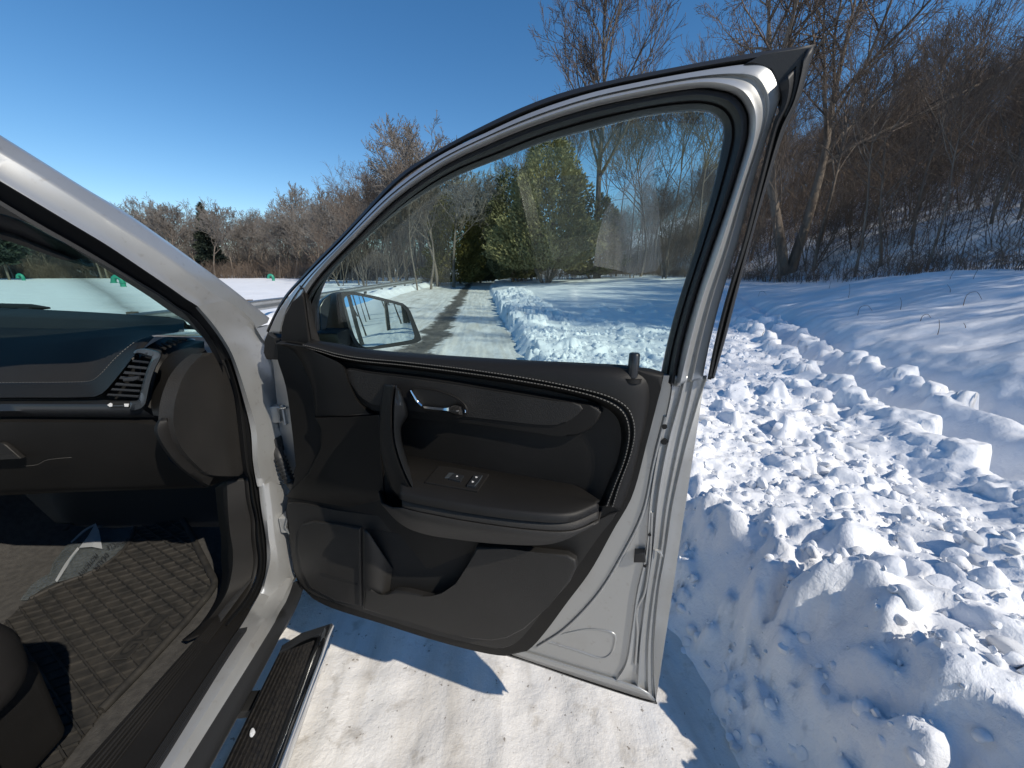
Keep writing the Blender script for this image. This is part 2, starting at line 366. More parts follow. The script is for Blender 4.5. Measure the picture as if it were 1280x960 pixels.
# clods and slabs thrown up by the plough
for _ in range(4200):
    y = 0.05 + 15*prs.random()**1.7; x0 = 0.72; pr = 1.95*1.12 + 0.5*y
    x = x0 + (min(pr, 6.5) - x0)*prs.random()**1.1
    pq = 0.89*x - 0.45*y
    if pq > 1.85 and not (2.3 < pq < 2.75): continue
    sz = min(0.016 + 0.019*prs.pareto(2.2), 0.12)*(1 + 0.05*y)
    if x < 0.9: sz *= 0.7
    ar = 0.6 + 0.8*prs.random()
    stamp(x, y, sz*ar, sz/ar, prs.random()*6.28, sz*(0.12+0.36*prs.random()), 0.55*prs.random()*(prs.random() > 0.3), prs.random()*6.28, 2.4+3*prs.random())
for _ in range(500):   # crumbs on the ridges beside the ruts and further along the bank
    y = 3 + 20*prs.random(); pq = 1.72 + 0.12*prs.normal() if prs.random() < 0.5 else 2.5 + 0.15*prs.normal()
    x = (pq + 0.45*y)/0.89
    if y > 10: x = 0.9 + bend(np.array(y)) + 1.6*prs.random()
    sz = 0.03 + 0.10*prs.random()**2 + (0.012*max(0, y-6))
    stamp(x, y, sz, sz*0.8, prs.random()*6.28, sz*0.8, 0.3*prs.random(), prs.random()*6.28, 3)
for (x, y, a, b_, r_, h, ti, td) in [   # the big blocks of the near bank
        (1.13, 0.86, 0.17, 0.10, -0.3, 0.10, 0.25, 2.6), (1.20, 0.60, 0.20, 0.14, 0.5, 0.09, 0.35, 3.4), (0.96, 1.02, 0.09, 0.07, 0.9, 0.12, 0.3, 3.0),
        (1.30, 1.05, 0.12, 0.08, 0.1, 0.09, 0.2, 2.0), (1.06, 1.45, 0.10, 0.08, 0.4, 0.10, 0.4, 2.9), (1.18, 1.85, 0.11, 0.09, 0.2, 0.14, 0.3, 3.3),
        (1.05, 2.25, 0.13, 0.09, 1.1, 0.12, 0.3, 2.8), (1.9, 1.9, 0.11, 0.07, 0.7, 0.08, 0.3, 1.0), (2.4, 2.6, 0.20, 0.12, 0.5, 0.14, 0.4, 2.5), (2.1, 3.0, 0.12, 0.09, 1.4, 0.12, 0.4, 3.0),
        (2.9, 3.4, 0.16, 0.10, 0.9, 0.14, 0.3, 0.5), (1.55, 1.3, 0.10, 0.08, 0.4, 0.07, 0.2, 4.0)]:
    stamp(x, y, a*0.95, b_*0.95, r_, h*0.75, ti, td, 2.4, 0.45, 1.15)
for _ in range(150):   # lumps bedded in the steep near face
    y = 0.2 + 2.6*prs.random(); x = 0.80 + 0.34*prs.random(); sz = 0.025 + 0.055*prs.random()**1.6
    stamp(x, y, sz*1.2, sz*0.9, prs.random()*6.28, sz*(0.5+0.5*prs.random()), 0.5, 3.14 + prs.normal()*0.6, 2.2, 0.35, 1.15)
mask = (XX > 0.7) & (ZZ > 0.03) & (YY < 25) & (XX < 12)
pp = 0.89*XX - 0.45*YY
rough = np.where(mask & (pp < 2.9), 1, 0)
gx_, gy_ = np.gradient(ZZ, GX, GY); damp = 1/(1 + 1.4*(gx_**2 + gy_**2))
ZZ = ZZ + rough*damp*(0.020*fbm(XX, YY, 7, 3) + 0.022*np.abs(fbm(XX, YY, 19, 2)))
nx, ny = XX.shape
def gridmesh(name, X, Y, Z, mat):
    nx, ny = X.shape; n = nx*ny
    me = bpy.data.meshes.new(name); me.vertices.add(n); me.vertices.foreach_set('co', np.stack([X, Y, Z], -1).ravel().astype(np.float32))
    i, j = np.meshgrid(np.arange(nx-1), np.arange(ny-1), indexing='ij'); a = (i*ny + j).ravel()
    q = np.stack([a, a+ny, a+ny+1, a+1], 1); m = len(q)
    me.loops.add(m*4); me.loops.foreach_set('vertex_index', q.ravel().astype(np.int32))
    me.polygons.add(m); me.polygons.foreach_set('loop_start', np.arange(0, m*4, 4, dtype=np.int32)); me.polygons.foreach_set('loop_total', np.full(m, 4, np.int32))
    me.update(); me.validate(); fin(me, mat, 180); return link(name, me)
# crumbly relief on the steep face and the crest
face = np.where((XX > 0.68) & (XX < 3.5) & (YY < 6) & (pp < 1.9), 1.0, 0)*sst(0.02, 0.12, ZZ)
rid = np.abs(fbm(XX, YY, 4.2, 3)); ZZ = ZZ + face*damp*(0.05*(0.22-rid)*(rid < 0.5) + 0.012*fbm(XX, YY, 34, 2))
g = gridmesh('snow_ground', XX, YY, ZZ, M['snow']); g['kind'] = 'structure'
def gz(x, y):
    i = min(max(np.searchsorted(GX, x)-1, 0), nx-2); j = min(max(np.searchsorted(GY, y)-1, 0), ny-2)
    return float(max(ZZ[i, j], 0) if abs(x+2) > 3.5 else ZZ[i, j])

# the road: packed dirty snow with a bare asphalt track
rx = axis([(-5.6, -2, 0.08, 0.06), (-2, 1.3, 0.03, 0.025)]); ry = axis([(-30, -1, 3, 0.1), (-1, 3, 0.03, 0.025), (3, 12, 0.03, 0.15), (12, 60, 0.15, 1.2), (60, 140, 1.5, 4)])
RX, RY = np.meshgrid(rx, ry, indexing='ij')
def roadz(X, Y):
    tr = -0.018*np.exp(-((X+1.2+0.12*fbm(X*0, Y, 0.5, 2))/0.4)**2)*sst(2.5, 5, Y)
    nearg = 0.012*fbm(X, Y*0.25, 5, 3) + 0.010*fbm(X, Y, 16, 2) + 0.012*fbm(X, Y*0.12, 2.2, 2) + 0.022*fbm(X, Y*0.05, 8, 3)
    return rz(Y) + 0.012 + tr + nearg
RZ = roadz(RX, RY)
m, nt, b = nodes('packed snow and asphalt'); setp(b, Roughness=0.6); b.inputs['Specular IOR Level'].default_value = 0.3
tc = nt.nodes.new('ShaderNodeTexCoord'); sx = nt.nodes.new('ShaderNodeSeparateXYZ'); nt.links.new(tc.outputs['Object'], sx.inputs[0])
def math_(op, a, b_=None, clamp=False):
    n = nt.nodes.new('ShaderNodeMath'); n.operation = op; n.use_clamp = clamp
    for k, v in ((0, a), (1, b_)):
        if v is None: continue
        if hasattr(v, 'is_linked'): nt.links.new(v, n.inputs[k])
        else: n.inputs[k].default_value = v
    return n.outputs[0]
def tex(scale, sc3=(1, 1, 1), detail=6, rough=0.6):
    mp = nt.nodes.new('ShaderNodeMapping'); mp.inputs['Scale'].default_value = sc3; nz = nt.nodes.new('ShaderNodeTexNoise')
    nz.inputs['Scale'].default_value = scale; nz.inputs['Detail'].default_value = detail; nz.inputs['Roughness'].default_value = rough
    nt.links.new(tc.outputs['Object'], mp.inputs[0]); nt.links.new(mp.outputs[0], nz.inputs['Vector']); return nz.outputs['Fac']
def rng_(v, a, b_, c=0, d=1):
    n = nt.nodes.new('ShaderNodeMapRange'); nt.links.new(v, n.inputs[0])
    for k, q in zip(('From Min', 'From Max', 'To Min', 'To Max'), (a, b_, c, d)): n.inputs[k].default_value = q
    return n.outputs[0]
base = mixc(nt, (0.59, 0.56, 0.515), (0.76, 0.742, 0.712), rng_(tex(2.2, (1, 0.35, 1)), 0.35, 0.62))
base = mixc(nt, base, (0.50, 0.465, 0.41), rng_(tex(5, (1.6, 0.12, 1)), 0.50, 0.70, 0, 0.75))
base = mixc(nt, base, (0.40, 0.365, 0.315), rng_(tex(16), 0.56, 0.72, 0, 0.7))
base = mixc(nt, base, (0.15, 0.12, 0.09), rng_(tex(48, detail=2), 0.685, 0.72, 0, 0.7))
# bare track
wx = math_('ADD', sx.outputs[0], math_('MULTIPLY', math_('SUBTRACT', tex(0.9, (0.4, 1, 1)), 0.5), 0.9))
dist_ = math_('ABSOLUTE', math_('ADD', wx, 1.17)); edge = rng_(math_('ADD', dist_, math_('MULTIPLY', math_('SUBTRACT', tex(5), 0.5), 0.5)), 0.26, 0.40, 1, 0)
yfade = rng_(sx.outputs[1], 2.0, 4.5)
track = math_('MULTIPLY', edge, yfade)
d2 = math_('ABSOLUTE', math_('ADD', wx, 3.3)); e2 = rng_(math_('ADD', d2, math_('MULTIPLY', math_('SUBTRACT', tex(0.7, (0.6, 0.6, 1)), 0.5), 4.2)), -0.55, 0.0, 1, 0)
track = math_('MAXIMUM', track, math_('MULTIPLY', e2, yfade))
asp = mixc(nt, (0.085, 0.075, 0.062), (0.17, 0.15, 0.125), rng_(tex(3), 0.35, 0.65))
asp = mixc(nt, asp, (0.03, 0.028, 0.026), rng_(tex(7, detail=8), 0.60, 0.64))
base = mixc(nt, base, asp, track)
nt.links.new(base, b.inputs['Base Color'])
b1 = bump(nt, b, 30, 0.5, 0.01, 5); bump(nt, b, 170, 0.4, 0.003, 3, w=b1)
o = gridmesh('road', RX + bend(RY), RY, RZ, m); o['kind'] = 'structure'

# ------------------------------------------------------------------ trees
def prisms(P0, P1, r0, r1, n):
    P0, P1, r0, r1 = map(np.asarray, (P0, P1, r0, r1)); t = P1 - P0; t = t/np.maximum(np.linalg.norm(t, axis=1, keepdims=True), 1e-9)
    ref = np.where(np.abs(t[:, 2:3]) > 0.9, np.array([[1.0, 0, 0]]), np.array([[0, 0, 1.0]]))
    a = np.cross(t, ref); a /= np.linalg.norm(a, axis=1, keepdims=True); b = np.cross(t, a)
    V = []
    for P, r in ((P0, r0), (P1, r1)):
        for k in range(n):
            w = 2*math.pi*k/n; V.append(P + r[:, None]*(math.cos(w)*a + math.sin(w)*b))
    V = np.stack(V, 1); m = len(P0); F = []
    base = (np.arange(m)*2*n)[:, None]
    for k in range(n): F.append(base + np.array([[k, (k+1) % n, n+(k+1) % n, n+k]]))
    return V.reshape(-1, 3), np.concatenate(F)
def quickmesh(name, V, F, mat, smooth=True):
    me = bpy.data.meshes.new(name); k = F.shape[1]; me.vertices.add(len(V)); me.vertices.foreach_set('co', V.astype(np.float32).ravel())
    me.loops.add(F.size); me.loops.foreach_set('vertex_index', F.astype(np.int32).ravel()); me.polygons.add(len(F))
    me.polygons.foreach_set('loop_start', np.arange(0, F.size, k, dtype=np.int32)); me.polygons.foreach_set('loop_total', np.full(len(F), k, np.int32))
    me.update(); me.materials.append(mat)
    if smooth: me.polygons.foreach_set('use_smooth', np.ones(len(F), bool))
    return me
def bare_tree(seed, H=12, first=0.35, ang=0.75, nb=(14, 7, 6, 4), lean=0.03, up=0.35, r=0.16, ratio=(0.50, 0.55, 0.55, 0.5), crook=0.12, twigr=0.011, mats=('bark', 'twig'), maxseg=9000, fork=0, frk=0.30):
    rs = np.random.default_rng(seed); segs = [[], []]
    cnt = [0]
    def grow(p, d, L, r0, lvl):
        k = (9, 6, 5, 3, 2)[lvl]; pts = [p]; dirs = [d]
        for i in range(k):
            d = d + crook*(0.6 if lvl == 0 else 1.3)*rs.normal(size=3) + np.array((0, 0, up*(0.10 if lvl == 0 else 0.22)))
            d = d/np.linalg.norm(d); pts.append(pts[-1] + d*L/k); dirs.append(d)
        rad = np.maximum(r0*(1 - np.linspace(0, 1, k+1)*(0.85 if lvl else 0.88)), twigr*(0.7 if lvl > 2 else 1))
        for i in range(k): segs[0 if lvl < 2 else 1].append((pts[i], pts[i+1], rad[i], rad[i+1], lvl)); cnt[0] += 1
        if lvl >= len(nb) or cnt[0] > maxseg: return
        m = nb[lvl]; lo = first if lvl == 0 else 0.18
        for q in range(m):
            f = lo + (0.99-lo)*(q + rs.random())/m; i = min(int(f*k), k-1); w = f*k - i
            pp_ = pts[i]*(1-w) + pts[i+1]*w; dd = dirs[i+1]
            a = rs.random()*6.283; ref = np.array((1, 0, 0)) if abs(dd[2]) > 0.8 else np.array((0, 0, 1.0))
            e1 = np.cross(dd, ref); e1 /= np.linalg.norm(e1); e2 = np.cross(dd, e1)
            an = ang*(0.75 + 0.5*rs.random()); nd = math.cos(an)*dd + math.sin(an)*(math.cos(a)*e1 + math.sin(a)*e2)
            ll = L*ratio[lvl]*(0.65 + 0.6*rs.random())*((1.15 - 0.75*(f-lo)/(1-lo)) if lvl == 0 else (1.1-0.5*f))
            grow(pp_, nd, ll, max(rad[i]*(0.62 if lvl == 0 else 0.6), twigr), lvl+1)
    if fork:
        for q in range(fork):
            a = q*6.283/fork + rs.random(); grow(np.array((0.1*math.cos(a), 0.1*math.sin(a), -0.3)), np.array((frk*math.cos(a), frk*math.sin(a), 1.0)), H*(0.8+0.25*rs.random()), r*0.8, 0)
    else: grow(np.array((0, 0, -0.3)), np.array((lean*rs.normal(), lean*rs.normal(), 1.0)), H, r, 0)
    out = []
    for k, nm in ((0, 'trunk'), (1, 'crown')):
        S = segs[k]; P0 = np.array([s[0] for s in S]); P1 = np.array([s[1] for s in S]); r0 = np.array([s[2] for s in S]); r1 = np.array([s[3] for s in S])
        V, F = prisms(P0, P1, r0, r1, 6 if k == 0 else 3); out.append(quickmesh(nm, V, F, M[mats[k]]))
    return out
def evergreen(seed, H=10, W=2.2, base=0.06, n=14000, leaf=0.16, mat='cedar', stems=4, tier=0, pw=0.5):
    rs = np.random.default_rng(seed)
    S = []
    for q in range(stems):
        a = q*6.283/max(stems, 1) + rs.random(); s0 = np.array((0.12*math.cos(a), 0.12*math.sin(a), -0.3)); s1 = np.array((W*0.35*math.cos(a), W*0.35*math.sin(a), H*0.22)) if stems > 1 else np.array((0, 0, H*0.25))
        s2 = np.array((s1[0]*0.9, s1[1]*0.9, H*0.75)); S += [(s0, s1, 0.13, 0.10), (s1, s2, 0.10, 0.02)]
    V, F = prisms(*[np.array([s[k] for s in S]) for k in range(4)], 6); tm = quickmesh('trunk', V, F, M['bark'])
    nl = 60   # lumps (sprays) that give the outline its unevenness
    LC = rs.random((nl, 3)); lz = base + (1-base)*LC[:, 0]; la = LC[:, 1]*6.283
    z = base + (1-base)*(1 - np.sqrt(rs.random(n)) ** 1.15 ) ; a = rs.random(n)*6.283
    prof = np.clip((1 - ((z-base)/(1-base)))**pw, 0, 1)*(0.55+0.45*np.clip((z-base)/0.10, 0, 1))
    if tier: prof = prof*(0.55 + 0.45*np.abs(np.sin(z*tier*3.14 + 0.5*np.sin(a*2))))
    dz = (z[:, None]-lz[None])*H/1.0; da = np.abs((a[:, None]-la[None]+3.1416) % 6.2832 - 3.1416)*W
    lump = np.exp(-(dz**2 + da**2)/0.7**2).max(1)
    rad = W*prof*(0.74 + 0.36*lump)*(rs.random(n)**0.22)
    keep = rs.random(n) < 0.30 + 0.75*lump
    z, a, rad = z[keep], a[keep], rad[keep]; m_ = len(z)
    C = np.stack([rad*np.cos(a), rad*np.sin(a), z*H], 1) + rs.normal(size=(m_, 3))*0.06
    out = np.stack([np.cos(a), np.sin(a), 0.55 + 0.5*rs.random(m_)], 1)
    if tier: out[:, 2] = -0.1 + 0.4*rs.random(m_)
    out = out + rs.normal(size=(m_, 3))*0.45; out /= np.linalg.norm(out, axis=1, keepdims=True)
    sd = np.cross(out, rs.normal(size=(m_, 3))); sd /= np.linalg.norm(sd, axis=1, keepdims=True)
    l = leaf*(0.6+0.9*rs.random(m_))[:, None]; w = l*0.34
    V = np.stack([C - out*l*0.5, C + sd*w, C + out*l, C - sd*w], 1).reshape(-1, 3); F = np.arange(len(V)).reshape(-1, 4)
    return [tm, quickmesh('crown', V, F, M[mat], False)]
def place(kind, meshes, x, y, s, rz_, label, cat, group, tilt=(0, 0), zs=1.0, z=None):
    o = bpy.data.objects.new(kind, None); col.objects.link(o); o.empty_display_size = 0.2
    o.location = (x, y, gz(x, y) if z is None else z); o.rotation_euler = (tilt[0], tilt[1], rz_); o.scale = (s, s, s*zs)
    for nm, me in zip(('trunk', 'crown', 'dry_leaves'), meshes):
        c = bpy.data.objects.new(nm, me); col.objects.link(c); c.parent = o
    tag(o, label, cat, group); return o
def tp(u, Y): d = ray(u, 345.0); return float(d[0]/d[1]*Y)
TV = [bare_tree(21, 12, 0.50, 0.55, (13, 7, 5, 3), 0.04, 0.4, 0.12, crook=0.08), bare_tree(22, 12, 0.55, 0.6, (12, 7, 5, 3), 0.05, 0.4, 0.11, crook=0.09), bare_tree(23, 12, 0.45, 0.65, (14, 7, 5, 3), 0.04, 0.35, 0.13, crook=0.09),
      bare_tree(24, 12, 0.6, 0.5, (12, 8, 5, 3), 0.05, 0.5, 0.10, crook=0.07), bare_tree(25, 12, 0.4, 0.7, (14, 7, 5, 3), 0.04, 0.3, 0.13, crook=0.12)]
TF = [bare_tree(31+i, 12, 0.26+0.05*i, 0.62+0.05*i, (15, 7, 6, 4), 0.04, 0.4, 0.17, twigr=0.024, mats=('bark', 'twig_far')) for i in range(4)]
TS = [bare_tree(41+i, 6, 0.12, 0.7, (12, 7, 5, 3), 0.1, 0.35, 0.06, twigr=0.007, fork=4, maxseg=7000) for i in range(2)]
BIG = bare_tree(51, 22, 0.40, 0.55, (18, 9, 6, 5), 0.02, 0.55, 0.34, ratio=(0.48, 0.5, 0.5, 0.5), twigr=0.018, maxseg=16000)
BIGR = bare_tree(54, 17, 0.38, 0.75, (11, 9, 7, 5), 0.03, 0.25, 0.36, ratio=(0.55, 0.52, 0.5, 0.5), crook=0.10, twigr=0.012, maxseg=22000, fork=2, frk=0.10)
CURV = bare_tree(57, 10, 0.42, 0.6, (8, 7, 5, 3), 0.1, 0.3, 0.15, crook=0.2)
rt = random.Random(5)
# singled-out trees
x = tp(747, 38); place('bare_tree', BIG, x, 38, 1.0, 0.4, 'tallest bare tree behind the cedars, its vase-shaped crown rising above the door frame', 'tree', None)
place('bare_tree', BIGR, tp(984, 21), 21, 1.0, 2.1, 'big rough-barked bare tree at the wood edge just right of the door frame', 'tree', None, (0, 0.03))
place('bare_tree', CURV, tp(538, 34), 34, 0.8, 1.0, 'crooked bare tree left of the road leaning over the guardrail', 'tree', None, (0, 0.12))
place('bare_tree', TV[0], tp(521, 33), 33, 0.68, 0.2, 'straight pale-trunked bare tree left of the crooked one by the road', 'tree', None)
place('bare_tree', TF[0], tp(362, 88), 88, 1.3, 1.0, 'tall fan-crowned bare tree standing above the far treeline', 'tree', None)
EV = [evergreen(61, 11.4, 5.4, 0.10, 80000, 0.155, 'cedar', 5, pw=0.55), evergreen(62, 10.8, 3.6, 0.04, 42000, 0.16, 'cedar_dark', 1, pw=0.4), evergreen(63, 10, 3.4, 0.04, 34000, 0.17, 'cedar_dark', 1, pw=0.4),
      evergreen(64, 9.6, 4.4, 0.04, 40000, 0.17, 'cedar_gold', 1, pw=0.45), evergreen(65, 7.8, 3.6, 0.05, 18000, 0.22, 'cedar', 2, pw=0.4)]
PI_ = evergreen(66, 15, 3.4, 0.14, 9000, 0.5, 'pine', 1, 6, 0.75)
place('cedar_tree', EV[0], tp(682, 33), 33, 1, 0.3, 'largest olive cedar right of the road with several splayed stems', 'tree', 'cedars along the road')
place('cedar_tree', EV[1], tp(640, 41), 41, 1, 0.3, 'dark columnar cedar just left of the largest cedar', 'tree', 'cedars along the road')
place('cedar_tree', EV[2], tp(601, 52), 52, 1, 1.3, 'small dark cedar left of where the road disappears', 'tree', 'cedars along the road')
place('cedar_tree', EV[3], tp(569, 45), 45, 1, 2.3, 'golden olive cedar behind the crooked bare tree', 'tree', 'cedars along the road')
place('cedar_tree', EV[4], tp(740, 39), 39, 1, 3.3, 'low broad cedar right of the largest one', 'tree', 'cedars along the road')
place('cedar_tree', EV[2], tp(617, 60), 60, 1.05, 2.6, 'farthest dark cedar closing the view at the end of the road', 'tree', 'cedars along the road')
place('cedar_tree', EV[1], tp(657, 47), 47, 0.95, 2.0, 'shaded cedar half hidden behind the largest cedar', 'tree', 'cedars along the road')
place('pine_tree', PI_, tp(268, 84), 84, 0.92, 0.3, 'dark pine standing in the far treeline above the snow field', 'tree', None)
place('pine_tree', PI_, tp(10, 66), 66, 1.1, 1.3, 'pine seen through the windscreen beside the dark visor edge', 'tree', None)
# far treeline left
k = 0
for row, (y0, n_) in enumerate(((80, 46), (92, 44), (104, 40))):
    for i in range(n_):
        u = -160 + (575+160)*(i + rt.random())/n_; y = y0 + rt.uniform(-5, 5) - (0.16*max(0, u-330) if u > 330 else 0)
        s = rt.uniform(0.70, 0.98)*(1.12 if u > 390 else 1)
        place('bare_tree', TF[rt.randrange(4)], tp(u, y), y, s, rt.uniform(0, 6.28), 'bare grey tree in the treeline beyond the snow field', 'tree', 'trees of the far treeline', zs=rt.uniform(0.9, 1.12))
# trees either side of the road's end and left of the road
for (u, y, s) in ((448, 40, 0.85), (470, 44, 1.0), (490, 42, 1.05), (508, 47, 1.1), (432, 48, 0.9), (555, 60, 1.2), (590, 66, 1.3), (615, 72, 1.4), (630, 62, 1.3), (478, 54, 1.2), (530, 52, 1.1), (410, 52, 0.95), (440, 58, 1.0), (462, 60, 1.1), (486, 62, 1.15), (500, 57, 1.1), (520, 64, 1.2), (420, 62, 1.0), (545, 70, 1.2), (396, 60, 0.95)):
    place('bare_tree', TF[rt.randrange(4)] if y > 45 else TV[rt.randrange(5)], tp(u, y), y, s*(0.80 if u < 520 else 0.9), rt.uniform(0, 6.28), 'bare tree crowding the left side and far end of the road', 'tree', 'trees round the end of the road')
for (u, y, s) in ((455, 33, 1.0), (492, 36, 1.0), (425, 38, 0.9), (575, 58, 0.9)):
    place('bare_shrub', TS[rt.randrange(2)], tp(u, y), y, s, rt.uniform(0, 6.28), 'grey many-stemmed bare shrub left of the road behind the guardrail', 'shrub', 'bare shrubs behind the guardrail')
# wood on the right hillside
def shades_car(x, y, h):
    c = 0.701*x + 0.713*y
    return y < 6 and -3 < c < 8.5
k = 0
while k < 200:
    y = rt.uniform(12, 62) if rt.random() < 0.75 else rt.uniform(-4, 14); x = 15.5 + 0.10*max(0, y-20) + 42*rt.random()**1.25
    if y < 12 and x < 19: continue
    if shades_car(x, y, 12) and x < 60: continue
    d = ray(980, 345); 
    s = rt.uniform(0.45, 0.70)
    place('bare_tree', TV[rt.randrange(5)], x, y, s, rt.uniform(0, 6.28), 'slender bare tree in the dense wood on the snowy hillside', 'tree', 'trees of the hillside wood', (rt.uniform(-0.08, 0.08), rt.uniform(-0.08, 0.08)), rt.uniform(0.9, 1.15)); k += 1
for (u, y, s) in ((770, 42, 1.1), (800, 36, 1.05), (830, 33, 1.1), (860, 30, 1.0), (880, 36, 1.2), (905, 32, 1.1), (815, 46, 1.3), (720, 52, 1.3), (690, 58, 1.5), (660, 64, 1.4), (785, 50, 1.3), (850, 44, 1.3), (760, 60, 1.5), (935, 28, 1.0)):
    place('bare_tree', TV[rt.randrange(5)], tp(u, y), y, s, rt.uniform(0, 6.28), 'bare dark tree seen through the door window right of the cedars', 'tree', 'trees seen through the door window')
for (u, y, s) in ((905, 24, 0.8), (960, 20, 0.75), (1010, 20, 0.8), (790, 34, 0.9), (1060, 19.5, 0.7), (830, 29, 0.8), (1120, 20, 0.75), (1180, 19, 0.7)):
    x = tp(u, y)
    place('bare_shrub', TS[rt.randrange(2)], x, y, s, rt.uniform(0, 6.28), 'brown bare shrub at the foot of the hillside wood', 'shrub', 'bare shrubs along the wood edge')
for i in range(13):   # tall trees out of frame on the right: their shadows stripe the field
    c = 9.4 + i*0.95 + rt.uniform(-0.8, 0.8); t = 17 + 5*rt.random()
    x = 13*0.713 + 0.701*c*1.0 + 0.0; xx = 0.701*c + 0.713*t; yy = 0.713*c - 0.701*t
    place('bare_tree', TV[rt.randrange(5)], xx, yy, rt.uniform(1.25, 1.5), rt.uniform(0, 6.28), 'tall bare tree beyond the right edge shading the snow field', 'tree', 'trees casting shadows on the field', z=min(gz(xx, yy), 3.0))
# dead undergrowth, nobody could count it
def brush(name, spots, label, hmin, hmax, r, mat):
    P0 = []; P1 = []; r0 = []; r1 = []
    for (x, y, z, *hf) in spots:
        for q in range(3):
            a = rt.uniform(0, 6.28); h = rt.uniform(hmin, hmax)*(hf[0] if hf else 1); l = rt.uniform(0.1, 0.6)*h
            p = np.array((x + rt.uniform(-.3, .3), y + rt.uniform(-.3, .3), z - 0.05)); q1 = p + np.array((l*0.4*math.cos(a), l*0.4*math.sin(a), h*0.6)); q2 = q1 + np.array((l*math.cos(a), l*math.sin(a), h*0.4))
            P0 += [p, q1]; P1 += [q1, q2]; r0 += [r, r*0.75]; r1 += [r*0.75, r*0.4]
            for _ in range(3):
                b2 = rt.uniform(0, 6.28); st = p + (q1-p)*rt.uniform(0.3, 1); P0.append(st); P1.append(st + np.array((0.4*h*math.cos(b2), 0.4*h*math.sin(b2), h*rt.uniform(0.1, 0.4)))); r0.append(r*0.6); r1.append(r*0.3)
    V, F = prisms(P0, P1, np.array(r0), np.array(r1), 3)
    o = link(name, quickmesh(name, V, F, M[mat])); tag(o, label, 'brush', None, 'stuff'); return o
sp = []
for i in range(2200):
    y = rt.uniform(6, 60); x = 15.0 + 0.10*max(0, y-20) + 12*rt.random()**2.2 + rt.uniform(-0.4, 0.6)
    sp.append((x, y, gz(x, y)))
brush('undergrowth', sp, 'dead brown undergrowth along the foot of the hillside wood', 0.3, 1.1, 0.008, 'brush')
sp = []
for i in range(1800):
    u = rt.uniform(-160, 470); y = 76 + 10*rt.random() - 0.14*max(0, u-330); x = tp(u, y); sp.append((x, y, gz(x, y)))
brush('undergrowth', sp, 'brown undergrowth along the edge of the snow field below the far treeline', 1.0, 3.6, 0.028, 'brush')
sp = []
for i in range(700):
    u = rt.uniform(640, 900); y = rt.uniform(40, 62); x = tp(u, y); sp.append((x, y, gz(x, y)))
brush('undergrowth', sp, 'brown undergrowth beneath the trees right of the cedars', 0.6, 2.2, 0.016, 'brush')

sp = []
for i in range(2400):
    u = rt.uniform(-170, 560); y = rt.uniform(98, 118) - 0.10*max(0, u-330); x = tp(u, y); sp.append((x, y, gz(x, y)))
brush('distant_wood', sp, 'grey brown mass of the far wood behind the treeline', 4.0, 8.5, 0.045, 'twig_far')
sp = []
for i in range(3400):
    y = rt.uniform(10, 66); x = 17.5 + 0.10*max(0, y-20) + 44*rt.random()**1.1; sp.append((x, y, gz(x, y), 1.0 if x < 32 else 2.1))
brush('thicket', sp, 'dark tangle of saplings filling the hillside wood between the trunks', 1.5, 5.0, 0.012, 'brush')
# ------------------------------------------------------------------ guardrail, vents, twigs, loose snow
gr = empty('guardrail', (-6.35, 4, 0)); tag(gr, 'grey steel guardrail along the left side of the road', 'guardrail')
prof = [(0.0, 0.42), (0.05, 0.45), (0.05, 0.51), (0.0, 0.55), (0.0, 0.59), (0.05, 0.63), (0.05, 0.69), (0.0, 0.72)]
ys = np.concatenate([np.arange(3, 30, 1.5), np.arange(30, 66, 3)])
lines = [[np.array((-6.3 + a + bend(np.array(y)), y, z + 0.02 + rz(np.array(y)))) for y in ys] for a, z in prof]
bmo = loft('rail_beam', lines, M['steel'], gr, resample=False, thick=0.004)
pm = None
for y in np.arange(4, 64, 3.8):
    bx_ = float(bend(np.array(y))); zz = float(rz(np.array(y)))
    if pm is None:
        pm = box('post', (0, 0, 0.36), (0.15, 0.10, 0.80), M['bark'], None, 0.008); p = pm
    else: p = bpy.data.objects.new('post', pm.data); col.objects.link(p)
    p.parent = gr; p.location = (-6.43 + bx_ + 6.35, y - 4, zz)
def vent(u, v, Y, h, label, flip):
    X = tp(u, Y); z = gz(X, Y); t = empty('vent_pipe', (X, Y, z)); tag(t, label, 'vent pipe', 'green vent pipes in the snow field')
    r = h*0.19; s = -1 if flip else 1; P = [(0, 0, -0.2), (0, 0, h*0.45)]
    for k in range(1, 9): a = math.pi*k/8; P.append((-s*h*0.33*(1-math.cos(a)), 0, h*0.45 + h*0.36*math.sin(a)))
    P.append((-s*h*0.66, 0, h*0.33)); P = np.array(P) + np.array((X, Y, z))
    tube('pipe', P, r, M['teal'], t, 12)
    tube('flange', np.array([(0, 0, h*0.30), (0, 0, h*0.37)]) + np.array((X, Y, z)), r*1.3, M['teal'], t, 12)
    tube('rim', np.array([(-s*h*0.66, 0, h*0.31), (-s*h*0.66, 0, h*0.38)]) + np.array((X, Y, z)), r*1.25, M['teal'], t, 12)
vent(151, 363, 37, 1.05, 'nearest green goose-neck vent pipe seen through the windscreen', False)
vent(28, 352, 62, 1.0, 'smaller green vent pipe at the left edge near the treeline', False)
vent(341, 354, 58, 0.95, 'green vent pipe between the windscreen pillar and the open door', False)
